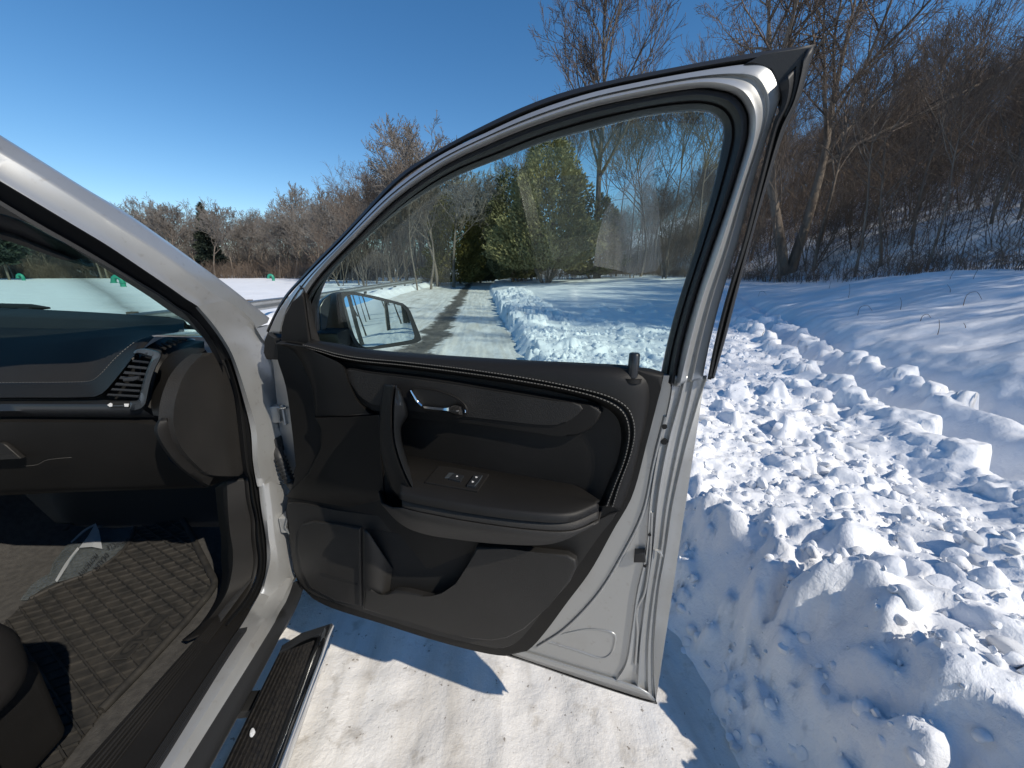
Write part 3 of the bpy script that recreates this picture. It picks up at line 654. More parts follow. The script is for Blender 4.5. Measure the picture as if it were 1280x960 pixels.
def snowchunk(seed):
    bm = bmesh.new(); bmesh.ops.create_icosphere(bm, subdivisions=3, radius=1); rs = np.random.default_rng(seed)
    pl = [(rs.normal(size=3), 0.55+0.35*rs.random()) for _ in range(9)]
    for v in bm.verts:
        p = np.array(v.co)
        for nn, d in pl:
            nn = nn/np.linalg.norm(nn); e = np.dot(p, nn) - d
            if e > 0: p = p - nn*e*0.9
        v.co = Vector(p*(1 + 0.05*rs.normal()*0.4))
    me = bpy.data.meshes.new('snow_chunk'); bm.to_mesh(me); bm.free(); fin(me, M['snow'], 180); return me
CH = [snowchunk(i) for i in range(5)]
rc = random.Random(9)
def chunk(x, y, s, label, group, dz=0.25, base=None):
    o = bpy.data.objects.new('snow_chunk', CH[rc.randrange(5)]); col.objects.link(o)
    z = (gz(x, y) if base is None else base) + s*dz
    o.location = (x, y, z); o.scale = (s*rc.uniform(0.9, 1.3), s*rc.uniform(0.8, 1.1), s*rc.uniform(0.45, 0.75)); o.rotation_euler = (rc.uniform(-.5, .5), rc.uniform(-.5, .5), rc.uniform(0, 6.28))
    tag(o, label, 'snow chunk', group)
# broken snow rubble: thousands of clods bedded in the bank, too many to count
RV = []; RF = []; base_n = 0
tmpl = []
for q in range(16):
    bm = bmesh.new(); bmesh.ops.create_icosphere(bm, subdivisions=1 if q < 8 else 2, radius=1); rs = np.random.default_rng(100+q)
    pl = [(lambda n_: n_/np.linalg.norm(n_))(rs.normal(size=3)) for _ in range(7)]; dd_ = [0.45+0.4*rs.random() for _ in range(7)]
    P = np.array([v.co for v in bm.verts])
    for n_, d_ in zip(pl, dd_): e = np.maximum(P @ n_ - d_, 0); P = P - np.outer(e*0.95, n_)
    bm.verts.ensure_lookup_table(); tmpl.append((P, np.array([[v.index for v in f.verts] for f in bm.faces]))); bm.free()
rr_ = np.random.default_rng(77)
for i in range(6000):
    y = 0.08 + 9*rr_.random()**1.6; x = 0.66 + (1.0+0.5*y)*rr_.random()**1.25
    pq = 0.89*x - 0.45*y
    if pq > 1.80 and not (2.35 < pq < 2.7): continue
    s = min(0.005 + 0.0075*rr_.pareto(2.0), 0.045)*(1+0.07*y)
    if x < 1.12 and y < 2.2: s = min(s, 0.024)
    P, Fq = tmpl[rr_.integers(8) + (8 if s > 0.018 else 0)]; A_ = np.linalg.qr(rr_.normal(size=(3, 3)))[0]
    Q = (P*np.array((1.0, 0.75+0.3*rr_.random(), 0.6+0.3*rr_.random()))*s) @ A_.T + np.array((x, y, gz(x, y) + s*(-0.15+0.35*rr_.random())))
    RV.append(Q); RF.append(Fq + base_n); base_n += len(Q)
me = quickmesh('snow_rubble', np.concatenate(RV), np.concatenate(RF), M['snow'], True); me.set_sharp_from_angle(angle=R(50))
o = link('snow_rubble', me); tag(o, 'broken snow rubble strewn over the ploughed bank', 'snow', None, 'stuff')
for i in range(60):
    y = rc.uniform(0.6, 5); x = rc.uniform(1.2, 1.6 + 0.45*y)
    if 0.89*x - 0.45*y > 1.7: continue
    chunk(x, y, rc.uniform(0.02, 0.055)*(1 + 0.1*y), 'loose chunk of broken snow lying on the ploughed bank', 'snow chunks on the bank')
def ground_px(u, v, z=0.012): p = hZ(u, v, z); return p[0], p[1]
for (u, v, s) in ((918, 938, 0.022), (1006, 952, 0.016), (948, 828, 0.010), (884, 838, 0.016), (905, 905, 0.012), (936, 872, 0.011)):
    x, y = ground_px(u, v); chunk(x, y, s, 'small snow crumb on the road at the foot of the bank', 'crumbs at the foot of the bank', 0.3, max(0.02, gz(x, y)))
# weed stalks sticking out of the smooth field
def onground(u, v):
    d = ray(u, v); t = 0.002
    while t < 0.2:
        p = CAM + d*t
        if p[2] < gz(p[0], p[1]): return p
        t *= 1.01
    return p
for (u, v, hgt, arch) in ((1072, 395, 0.22, 1), (1150, 404, 0.15, 1), (1060, 374, 0.40, 0), (1125, 388, 0.25, 0), (1204, 382, 0.24, 1), (1171, 421, 0.25, 0), (1186, 352, 0.35, 0), (1215, 352, 0.4, 0), (1036, 362, 0.3, 0), (948, 372, 0.25, 1), (953, 421, 0.10, 1), (1206, 414, 0.12, 0), (1187, 368, 0.2, 0)):
    p = onground(u, v); a = rc.uniform(-0.6, 0.6)
    if arch: P = [p + np.array((0, 0, -0.03)), p + np.array((0.05*hgt, 0, hgt*0.8)), p + np.array((0.6*hgt, a*hgt*0.3, hgt)), p + np.array((1.2*hgt, a*hgt*0.4, hgt*0.45))]
    else: P = [p + np.array((0, 0, -0.03)), p + np.array((0.15*a*hgt, 0, hgt*0.5)), p + np.array((0.9*a*hgt, 0.1*hgt, hgt))]
    o = tube('weed_stalk', P, [0.006, 0.004, 0.003], M['twig'], None, 5, 14, at=p)
    tag(o, 'arched dry stalk poking out of the smooth snow field' if arch else 'thin upright dry stalk poking out of the smooth snow field', 'weed', 'dry stalks in the field')

# ------------------------------------------------------------------ the car
car = empty('car', (-1.5, 0.0, 0.0)); tag(car, 'silver car on the left with its front passenger door wide open', 'car')
# ---- open door
door = empty('door', None, car); door['label'] = 'wide open front passenger door with black trim and tinted window'
F0 = [(333,414),(337,404),(346,386),(357,368),(374,349),(397,324),(421,300),(450,269),(480,237),(505,214),(530,197.5),(562,179),(600,159),(652,134.5),(703,115.6),(772,98.4),(840,84.7),(909,71.6),(978,60.6),(1019,55.5)]
F1 = [(336,416),(340,406),(349,388),(360,371),(377,352),(400,328),(424,304),(453,275),(483,243),(510,219),(542,199),(575,181),(605,167),(668,139),(737,116.5),(806,101),(875,88.5),(930,80.5),(954,79.5),(966,84.7),(972,95),(974,108)]
fo = [(336,416),(349,388),(377,352),(424,304),(483,243),(542,199),(605,167),(668,139),(737,116.5),(806,101),(875,88.5),(930,80.5),(960,80),(973,97),(976,118),(968,145),(944,219),(923,301),(902,370),(888,425),(878,474)]
FR = [(362,418),(371,378),(392,344),(437,297),(493,244),(551,203),(612,173),(671,149.5),(738,128),(806,113),(868,103),(903,104),(928,113),(941,130),(945,152),(940,184),(918,253),(897,318),(878,372),(862,430),(850,480)]
F2 = [(372,424),(379,385),(398,350),(442,303),(497,249),(554,209),(618,178),(670,157),(738,136),(806,121.5),(861,112.5),(893,113.5),(918,121),(931,138),(934,157),(930,184),(909,253),(887,315),(869,370),(852,430),(842,484)]
FI = [(374,424),(383,385),(404,350),(450,303),(507,251),(562,214),(625,187),(675,167),(738,147.5),(806,132.5),(858,125),(886,126),(906,133),(917,147),(920,165),(917,188),(901,245),(882,305),(861,370),(845,428),(835,478)]
F3 = [(397,430),(398,382),(414,342),(462,294),(515,252),(568,222),(630,197),(680,178),(742,161),(806,145),(855,139.5),(880,139),(895,145),(903,155),(904.6,168),(902,186),(892,232.5),(874,297),(850,370),(836,420),(826,466)]
G2 = [(974,106),(978,120),(975,138),(968,150),(950,219),(929,301),(908,370),(894,425),(884,474)]
G3 = [(1019,56),(1012,81),(1000,122.5),(981,164),(961,225.6),(940,298),(921,370),(908,420),(893,473)]
mid = lambda a, b, t: [(p[0]*(1-t)+q[0]*t, p[1]*(1-t)+q[1]*t) for p, q in zip(a, b)]
top1 = F1[:18]; 
loft('outer_frame_seal', [LD(F0, -0.055), LD(F0, -0.030), LD([(a+(c-a)*.5, b+(d-b)*.5) for (a,b),(c,d) in zip(cr(F0,30), cr(F1[:19],30))], -0.022), LD(F1[:19], -0.028)], M['rubber'], door, 90, 0.006)
def blend(a, b, t, n=110): A = cr(a, n); B = cr(b, n); return [tuple(x) for x in A*(1-t) + B*t]
def LI(pts, o): return [hD(u, v, o) for u, v in cri(pts, 7)]
loft('window_frame', [LI(fo, -0.034), LI(fo, -0.016), LI(mid(fo, FR, 0.12), -0.012), LI(mid(fo, FR, 0.38), -0.009), LI(mid(fo, FR, 0.48), -0.004), LI(mid(fo, FR, 0.58), -0.009), LI(mid(fo, FR, 0.72), -0.006), LI(mid(fo, FR, 0.86), 0.008), LI(FR, 0.013), LI(mid(FR, F2, 0.6), 0.009), LI(F2, -0.006)], M['paint'], door, thick=0.008, resample=False)
loft('window_seal', [LI(F2, -0.010), LI(F2, 0.004), LI(mid(F2, FI, 0.5), 0.008), LI(FI, 0.0), LI(mid(FI, F3, 0.2), -0.010), LI(mid(FI, F3, 0.35), -0.006), LI(mid(FI, F3, 0.85), -0.016), LI(F3, -0.032)], M['rubber'], door, thick=0.005, resample=False)
gl = [hD(u, v, -0.03) for u, v in cr(F3, 70)]
gp = [(399,434),(450,444),(535,450),(665,457),(780,464),(824,470)]
b1 = cr(F3, 60); 
plate('window_glass', [hD(u, v, -0.030) for u, v in b1[3:-2]] + [hD(u, v, -0.030) for u, v in cr(gp, 14)[::-1]], DN, 0.004, M['glass'], door, 0)
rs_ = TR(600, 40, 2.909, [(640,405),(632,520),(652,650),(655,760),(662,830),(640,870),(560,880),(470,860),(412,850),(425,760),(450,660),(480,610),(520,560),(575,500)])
plate('painted_reflection', LD(rs_, -0.0265), DN, 0.0008, M['reflection_paint'], door, 0)  # thin patch that paints a pale reflection onto the door glass
loft('rear_edge_seal', [LD(G2, -0.020), LD(G2, -0.006), LD(mid(G2, G3, 0.25), 0.0), LD(mid(G2, G3, 0.55), -0.016), LD(mid(G2, G3, 0.7), -0.006), LD(mid(G2, G3, 0.92), -0.008), LD(G3, -0.035)], M['rubber'], door, 70, 0.006)
dplate('frame_corner_cap', [(1018,56.5),(955,66),(930,80),(955,79),(967,84),(974,97),(976,112),(981,150),(1000,122)], -0.012, 0.02, M['rubber'], door, 0.002)
# steel inner panel with its pressed edges
B_ = [(842,470),(838,500),(824,560),(813,626),(808,690),(797,740),(790,790),(783,830),(770,852)]
C_ = [(857,470),(850,500),(834,560),(823,620),(816,690),(808,745),(801,800),(798,845),(797,862)]
D_ = [(868,470),(862,500),(848,560),(834,630),(826,690),(817,745),(811,800),(810,850),(811,871)]
E_ = [(884,470),(874,500),(857,560),(841,630),(832,690),(824,735),(818,800),(818,850),(820,877)]
mid = lambda a, b, t: [(p[0]*(1-t)+q[0]*t, p[1]*(1-t)+q[1]*t) for p, q in zip(a, b)]
loft('inner_panel', [LD(mid(B_, C_, -1.6), 0.0), LD(mid(B_, C_, -0.15), 0.0), LD(B_, 0.006), LD(mid(B_, C_, 0.3), 0.001), LD(mid(B_, C_, 0.8), -0.002), LD(C_, 0.004), LD(mid(C_, D_, 0.35), -0.010), LD(mid(C_, D_, 0.8), -0.014), LD(D_, -0.010), LD(mid(D_, E_, 0.4), -0.026), LD(mid(D_, E_, 0.75), -0.028), LD(E_, -0.024), LD(E_, -0.05)], M['paint'], door, 90, 0.004)
plate('inner_panel', LD([(372,440),(842,470),(824,560),(813,626),(808,690),(797,740),(790,790),(783,830),(778,850),(640,812),(520,775),(385,735)], 0.0005), DN, 0.03, M['paint'], door, 0)
# raised rib that follows the trim edge, and the oval pressing at the bottom
tube('panel_rib', LD([(832,520),(818,575),(804,640),(780,690),(748,742),(706,786),(672,808)], 0.001), 0.004, M['paint'], door, 8, 30)
tube('panel_rib', LD([(680,800),(720,812),(752,822),(764,816),(769,800),(768,792),(758,788),(736,786),(712,790),(698,794)], -0.0005), 0.003, M['paint'], door, 8, 50)
tube('panel_rib', LD([(790,500),(815,640),(812,700),(806,740),(796,762),(797,790),(794,830)][1:], 0.001), 0.003, M['paint'], door, 8, 40)
loft('hem', [LD([(640,811),(720,836),(797,860),(812,869)], 0.006), LD([(640,815),(720,841),(800,866),(816,873)], -0.004), LD([(640,819),(720,846),(800,872),(819,877)], -0.012)], M['paint'], door, 30, 0.004)
loft('bottom_seal', [LD([(560,797),(640,817),(720,844),(800,870),(820,875)], -0.02), LD([(560,800),(640,820.5),(720,848),(800,874),(821,879.5)], -0.012), LD([(560,801),(640,822),(720,849),(800,875),(821.5,880.5)], -0.05)], M['rubber'], door, 30, 0.004)
# outer skin (seen from the other side and in the mirror)
sk = [(340,440),(350,436),(600,456),(830,470),(884,474),(874,500),(857,560),(841,630),(832,690),(824,735),(818,800),(818,850),(820,878),(720,846),(640,819),(520,782),(385,742),(365,700),(352,560)]
sk3 = LD(sk, -0.05); plate('outer_skin', sk3, DN, 0.02, M['paint'], door, 0)
sb = []
for p in cr([(350,430),(600,446),(880,474)], 20): sb.append(p)
for row_ in [0]:
    rows = []
    for t, off in ((0, -0.07), (0.25, -0.115), (0.5, -0.125), (0.75, -0.11), (1, -0.07)):
        rows.append(LD([(352+ (372-352)*t, 440+t*295), (600 - 20*t, 457 + t*334), (880 - 60*t, 480 + t*396)], off))
    loft('outer_skin', rows, M['paint'], door, 20, 0.002, flip=True)
for (u, v, s) in ((830.5, 533, 0.006), (830, 552, 0.007), (812, 668, 0.004), (806, 707, 0.004), (816, 517, 0.003)):
    c = hD(u, v, 0.004); tube('plug_hole', [c - DN*0.006, c + DN*0.002], s*0.8, M['dark'], door, 10)
dplate('bumper_stop', [(793,691),(806,691),(807,704),(792,704)], 0.014, 0.016, M['rubber'], door, 0.003)
dplate('latch_tab', [(818,688),(826,693),(829,697),(826,690)], 0.004, 0.006, M['paint'], door, 0.001)
# ---- trim
TB = [(343,429),(352,426),(375,429),(400,434),(450,443),(535,448.5),(665,455),(780,461),(823,466),(830,468),(824,494),(809,552),(790,621),(768,660),(738,714),(709,753),(680,792),(660,813),(641,820),(606,816.5),(545,801),(475,779),(412,759),(385,744),(371,728),(366,706),(360,660),(357,630),(367,604),(370,590),(369,576),(364,529),(357,482),(347,450)]
dplate('trim_panel', TB, 0.024, 0.024, M['plastic'], door, 0.008, 140)
S1 = TR(340, 430, 2.4615, [(95,3),(150,17),(200,31),(270,43),(400,55),(600,78),(800,108),(950,138),(1040,163),(1090,193),(1110,230),(1115,280),(1100,350),(1070,430),(1048,500)])
S2 = TR(340, 430, 2.4615, [(95,8),(150,24),(200,39),(270,52),(400,65),(600,90),(800,120),(950,150),(1030,176),(1075,205),(1094,240),(1098,290),(1083,360),(1052,440),(1030,498)])
S0 = [(390,425),(420,429),(450,435),(500,440),(580,445.5),(665,450.5),(740,454),(800,459),(816,470),(818,490),(810,530),(802,560),(795,590),(786,622),(778,640)]
S3 = TR(340, 430, 2.4615, [(95,18),(150,34),(200,50),(270,62),(400,76),(600,102),(800,134),(950,166),(1018,192),(1056,220),(1072,255),(1074,300),(1058,370),(1028,440),(1005,498)])
loft('belt_pad', [LD(S0, 0.0), LD(mid(S0, S1, 0.12), 0.022), LD(mid(S0, S1, 0.5), 0.038), LD(mid(S0, S1, 0.93), 0.047), LD(S1, 0.0475), LD(mid(S1, S2, 0.25), 0.046), LD(mid(S1, S2, 0.5), 0.0425), LD(mid(S1, S2, 0.75), 0.045), LD(S2, 0.047), LD(mid(S2, S3, 0.2), 0.046), LD(S3, 0.026)], M['plastic_soft'], door, 120, 0.004)
def stitches(name, px, off, n, r, parent):
    P = cr(LD(px, off), n*2); V = []; F = []
    for i in range(0, n*2-1, 2):
        a, b2 = P[i], P[i] + (P[i+1]-P[i])*1.25; t = (b2-a)/np.linalg.norm(b2-a); s = np.cross(t, DN)*r; h = DN*r
        k = len(V); V += [a-s, a+h, a+s, b2-s, b2+h, b2+s]; F += [[k, k+1, k+4, k+3], [k+1, k+2, k+5, k+4]]
    o = mesh(name, V, F, M['stitch'], parent, 0); o['kind'] = 'stuff'; return o
stitches('stitching', S1, 0.0482, 150, 0.0010, door); stitches('stitching', S2, 0.0478, 145, 0.0010, door)
q5 = lambda pts: TR(340, 430, 2.4615, pts)
q8 = lambda pts: TR(340, 620, 3.2, pts)
# front bolster, in two sculpted pieces
loft('front_bolster', [LD(q5([(10,0),(60,20),(95,75),(120,140),(132,222)]), 0.02), LD(q5([(40,0),(100,25),(125,80),(138,150),(140,224)]), 0.050), LD(q5([(100,8),(170,50),(190,100),(215,160),(225,222)]), 0.058), LD(q5([(150,34),(215,66),(235,120),(262,175),(300,216)]), 0.056), LD(q5([(165,42),(228,72),(252,130),(282,185),(330,212)]), 0.03)], M['plastic_soft'], door, 50, 0.003)
loft('kick_bolster', [LD(q5([(132,222),(180,222),(240,220),(330,213)]), 0.028), LD(q5([(134,228),(180,226),(240,224),(330,218)]), 0.056), LD(q5([(150,265),(190,250),(250,245),(335,250)]), 0.052), LD(q5([(150,320),(190,330),(250,340),(335,345)]), 0.040), LD(q5([(110,400),(180,420),(260,440),(345,450)]), 0.032), LD(q5([(40,470),(160,490),(260,505),(360,520)]), 0.026)], M['plastic_soft'], door, 50, 0.003)
# spear-shaped accent panel
spear = q5([(220,80),(300,86),(500,110),(700,143),(850,168),(965,188),(1000,195),(1015,212),(1000,240),(962,275),(915,286),(800,272),(600,244),(420,228),(340,208),(285,197),(252,155)])
dplate('accent_panel', spear, 0.046, 0.03, M['plastic'], door, 0.006, 90)
dplate('accent_inlay', q5([(226,84),(300,92),(500,117),(700,149),(850,174),(958,193),(900,244),(860,249),(800,246),(600,224),(430,206),(340,190),(292,180),(262,150)]), 0.0485, 0.01, M['grain'], door, 0.003, 90)
dplate('lower_inlay', q5([(395,258),(600,268),(800,282),(910,290),(890,360),(850,412),(640,382),(420,345)]), 0.030, 0.02, M['leather'], door, 0.004, 60)
# armrest: flat top with rounded lip, deep curved body under it
bk = q5([(400,343),(450,348),(520,356),(700,384),(850,412),(935,436),(1008,480)])
back3 = LD(bk, 0.026); z0 = float(np.mean([p[2] for p in back3[1:5]]))
ft = q5([(330,455),(390,470),(460,472),(600,500),(800,526),(930,528),(1008,497)])
ft = [(340,455)]
frontpx = q5([(395,452),(430,460),(475,469),(600,490),(800,514),(920,516),(1000,488)])
def zline(pts, z): return [hZ(u, v, z) for u, v in pts]
fz = zline(frontpx, z0); bz = zline(bk, z0)
fl = zline(q5([(392,460),(430,470),(475,479),(600,501),(800,526),(922,528),(1006,496)]), z0 - 0.004)
low = [p - np.array((0, 0, 0.012)) + DN*0.001 for p in fl]
low2 = [p - np.array((0, 0, 0.016)) - DN*0.006 for p in fl]
low3 = [p - np.array((0, 0, 0.030)) - DN*0.004 for p in fl]
low4 = [p - np.array((0, 0, 0.034)) - DN*0.007 for p in fl]
loft('armrest', [bz, [p*0.5+q*0.5 for p, q in zip(bz, fz)], fz, fl, low, low2], M['plastic_soft'], door, 60, 0.003)
loft('armrest_strip', [low2, [p*0.2+q*0.8 for p, q in zip(low2, low3)], low3, low4], M['grain'], door, 60, 0.003)
botpx = q5([(330,452),(385,530),(440,572),(560,596),(740,606),(860,592),(1012,512)])
bot = LD(botpx, 0.035); md = [p*0.45 + q*0.55 + DN*0.022 for p, q in zip(low4, bot)]
loft('armrest_body', [low4, [p*0.8+q*0.2+DN*0.014 for p, q in zip(low4, bot)], md, bot, [p - DN*0.02 for p in bot]], M['grain'], door, 60, 0.003)
# pull handle
hl = q5([(344,124),(332,200),(330,300),(345,380),(368,450),(392,478)]); hm = q5([(378,128),(368,200),(374,300),(398,380),(432,450),(458,486)]); hr = q5([(396,142),(418,214),(398,262),(412,340),(438,412),(466,470)])
h0 = q5([(352,126),(344,200),(342,300),(356,380),(378,450),(402,480)])
loft('pull_handle', [LD(hl, 0.044), LD(mid(hl, hm, 0.13), 0.125), LD(mid(hl, hm, 0.8), 0.150), LD(mid(hl, hm, 0.93), 0.150), LD(hm, 0.142)], M['plastic_soft'], door, 50, 0.004)
loft('pull_handle_edge', [LD(hm, 0.142), LD(mid(hm, hr, 0.18), 0.149), LD(mid(hm, hr, 0.4), 0.140), LD(mid(hm, hr, 0.8), 0.100), LD(hr, 0.070)], M['gloss'], door, 50, 0.004)
tube('handle_piping', LD(mid(hl, hm, 0.99), 0.146), 0.0009, M['leather'], door, 6, 40)
# inner door handle
q6 = lambda pts: TR(460, 460, 4.0, pts)
dplate('handle_cup', q6([(205,108),(300,104),(400,130),(465,165),(498,210),(484,246),(440,248),(290,228),(262,198)]), 0.052, 0.006, M['plastic'], door, 0.003, 50)
dplate('handle_cup', q6([(225,115),(300,112),(390,136),(440,165),(430,185),(380,196),(290,186),(262,175)]), 0.0525, 0.001, M['dark'], door, 0, 50)
loft('door_handle', [LD(q6([(268,183),(330,190),(395,194),(425,180),(462,183),(486,208)]), 0.056), LD(q6([(270,190),(330,196),(395,200),(428,188),(464,194),(489,212)]), 0.072), LD(q6([(276,200),(330,208),(395,214),(432,226),(466,234),(489,222)]), 0.074), LD(q6([(282,206),(330,214),(395,222),(435,237),(468,240),(487,226)]), 0.058)], M['chrome'], door, 40, 0.002)
tube('handle_bezel', LD(q6([(212,112),(228,140),(248,170),(270,190)]), 0.057), [0.003, 0.004, 0.004], M['chrome'], door, 8, 16)
# switches on the armrest
zt = z0 + 0.004
swp = zline(q5([(512,374),(560,380),(668,400),(632,452),(470,424)]), zt); plate('switch_panel', swp, (0, 0, 1), 0.004, M['plastic'], door, 0.001)
q4 = lambda pts: TR(540, 560, 12.0, pts)
plate('window_switch', zline(q4([(330,372),(480,410),(425,492),(250,452)]), zt+0.004), (0, 0, 1), 0.004, M['gloss'], door, 0.001)
plate('window_switch', zline(q4([(255,368),(335,372),(285,444),(190,440)]), zt+0.002), (0, 0, 1), 0.002, M['greytrim'], door, 0.0005)
plate('lock_switch', zline(q4([(630,398),(755,410),(650,575),(520,552)]), zt+0.005), (0, 0, 1), 0.005, M['gloss'], door, 0.0012)
tube('lock_switch_edge', zline(q4([(752,415),(700,500),(640,570)]), zt+0.005), 0.0011, M['greytrim'], door, 6, 10)
for pts in ([(372,408),(392,424),(362,430)], [(650,424),(686,434),(655,446)], [(600,490),(632,504),(598,516)]):
    plate('switch_mark', zline(q4(pts), zt+0.0058), (0, 0, 1), 0.0005, M['white'], door, 0)
# lower panel, speaker cover and map pocket
dplate('lower_panel', q5([(48,490),(200,512),(390,540),(500,575),(700,604),(830,608),(940,578),(1064,512),(1000,600),(930,700),(850,800),(790,880),(750,920),(710,938),(640,928),(480,888),(320,838),(180,790),(110,762),(78,725),(66,680),(56,600),(50,540)]), 0.028, 0.012, M['lower'], door, 0.004, 120)
dplate('speaker_cover', q8([(100,150),(115,116),(160,103),(260,115),(352,130),(356,446),(250,420),(150,368),(112,290),(102,220)]), 0.036, 0.012, M['lower'], door, 0.005)
dplate('speaker_slot', q8([(192,308),(205,308),(342,350),(340,358),(200,322)]), 0.0365, 0.001, M['dark'], door, 0)
pk = q8([(368,135),(372,380),(395,372),(418,395),(440,404),(465,395),(490,382),(540,386),(600,402),(640,410),(685,398),(735,352),(785,275),(815,205),(940,212),(1060,226),(1180,240),(1213,260),(1218,290),(1190,350),(1110,440),(1010,536),(940,572),(880,582),(800,576),(700,550),(500,490),(362,455)][1:])
dplate('map_pocket', pk, 0.058, 0.016, M['lower'], door, 0.006, seg=4)
loft('pocket_wall', [LD(q8([(364,132),(364,455)]), 0.040), LD(q8([(372,136),(372,380)]), 0.058), LD(q8([(388,150),(440,398)]), 0.054), LD(q8([(482,292),(470,384)]), 0.032)], M['lower'], door, 20, 0.002)
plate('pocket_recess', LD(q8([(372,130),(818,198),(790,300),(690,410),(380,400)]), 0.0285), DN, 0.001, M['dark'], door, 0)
# lock pin
lp = hD(790.5, 474, 0.022); lt = hD(790.5, 474, 0.022) + np.array((0, 0, 0.043))
tube('lock_pin', [lp, lp + (lt-lp)*0.4, lt, lt + np.array((0, 0, 0.002))], [0.0095, 0.0095, 0.009, 0.007], M['gloss'], door, 12)
tube('lock_pin_collar', [lp - np.array((0, 0, 0.004)), lp + np.array((0, 0, 0.003))], 0.016, M['plastic_soft'], door, 16)
# mirror sail and mirror
dplate('mirror_sail', TR(240, 330, 7.111, [(975,255),(985,300),(1020,560),(1050,725),(900,715),(785,700),(790,560),(820,450),(890,340)]), 0.018, 0.02, M['plastic'], door, 0.004)
loft('sail_strip', [LD(TR(240,330,7.111,[(955,190),(985,300),(1010,500),(1035,725)]), 0.004), LD(TR(240,330,7.111,[(990,215),(1010,300),(1035,500),(1070,725)]), 0.014), LD(TR(240,330,7.111,[(1010,190),(1060,400),(1110,600),(1150,725)]), 0.004)], M['leather'], door, 30, 0.002)
qm = lambda pts: TR(320, 340, 4.571, pts)
mc = hD(468, 400, -0.24); v1 = CAM - mc; v1 /= np.linalg.norm(v1); v2 = np.array((0.97, 0.20, 0.20)); v2 /= np.linalg.norm(v2); mn = v1*1.35 + v2; mn /= np.linalg.norm(mn)
def hM(pts, off=0):
    out = []
    for u, v in pts: d = ray(u, v); t = (np.dot(mc, mn) + off - np.dot(CAM, mn))/np.dot(d, mn); out.append(CAM + d*t)
    return out
rim = qm([(484,118),(500,110),(560,112),(700,142),(840,178),(868,200),(885,225),(940,360),(946,388),(925,403),(800,425),(700,438),(640,446),(600,446),(560,412),(540,360),(505,220)])
glp = qm([(494,142),(520,122),(600,130),(720,158),(835,188),(855,205),(872,230),(915,365),(914,385),(890,395),(720,424),(650,437),(606,434),(572,400),(545,340),(512,220)])
gcx, gcy = np.mean(glp, 0); glp = [(gcx + (u-gcx)*0.95, gcy + (v-gcy)*0.94) for u, v in glp]
plate('mirror_glass', hM(glp, 0.002), mn, 0.003, M['mirror'], door, 0, 60)
rim3 = hM(rim)
plate('mirror_housing', rim3, mn, 0.02, M['rubber'], door, 0.002)
sil = qm([(430,122),(500,112),(560,114),(700,145),(830,180),(855,205),(870,235),(915,360),(915,380),(895,392),(790,412),(690,425),(600,440),(480,430),(385,395),(362,330),(362,200),(385,155)])
backo = hM(sil, -0.13)
loft('mirror_housing', [[p - mn*0.02 for p in cr(rim3, 60, True)], cr([p*0.5+q*0.5 for p, q in zip(cr(rim3, 60, True), cr(hM(sil, -0.07), 60, True))], 60, True) if False else [p*0.45+q*0.55 for p, q in zip(cr(hM(rim, -0.05), 60, True), cr(hM(sil, -0.05), 60, True))], cr(backo, 60, True)], M['plastic'], door, 60, closed=True, resample=False)
bc = np.mean(backo, 0); plate('mirror_shell', backo, -mn, 0.001, M['plastic'], door, 0)
plate('mirror_shell', hM(qm([(360,200),(385,155),(432,122),(420,200),(405,300),(395,372),(370,370)]), -0.03), mn, 0.02, M['gloss'], door, 0.004)
mb = hD(415, 424, -0.10); box('mirror_foot', mb, (0.07, 0.10, 0.05), M['plastic'], door, 0.01)
# hinge side: rubber cap, hinges, harness boot
plate('hinge_cap', hMcap if False else LD(TR(240,330,7.111,[(665,610),(735,660),(745,760),(775,855),(655,850),(655,800),(630,795),(645,680)]), 0.0), DN, 0.03, M['rubber'], door, 0.004)
tube('wiring_boot', [hX(346, 560, -0.60), hX(350, 572, -0.585), hX(356, 588, -0.575), hX(364, 604, -0.56), hD(372, 614, 0.0)], 0.013, M['rubber'], door, 12, 20)
P_ = cr([hX(350, 572, -0.585), hX(356, 588, -0.575), hX(364, 604, -0.56)], 8)
for a, b2 in zip(P_[:-1], P_[1:]): tube('wiring_boot_rib', [a, a + (b2-a)*0.4], 0.0165, M['rubber'], door, 12)
box('wiring_plug', hX(347, 556, -0.60), (0.02, 0.035, 0.05), M['rubber'], door, 0.004)
for (u, v) in ((350, 515),):
    c = hX(u, v, -0.585); box('hinge', c, (0.03, 0.05, 0.05), M['paint'], door, 0.004); tube('hinge_pin', [c + np.array((0.02, -0.02, -0.03)), c + np.array((0.02, -0.02, 0.03))], 0.008, M['steel'], door, 10)
    tube('hinge_plate', [c + np.array((0.012, -0.030, -0.018)), c + np.array((0.012, -0.030, 0.02)), c + np.array((0.035, -0.03, 0.022))], 0.004, M['steel'], door, 8)
c = hX(359, 652, -0.58); box('hinge', c, (0.025, 0.04, 0.05), M['paint'], door, 0.004); tube('hinge_plate', [c + np.array((0.012, -0.02, -0.026)), c + np.array((0.006, -0.024, 0.0)), c + np.array((0.012, -0.02, 0.026))], 0.004, M['steel'], door, 8)

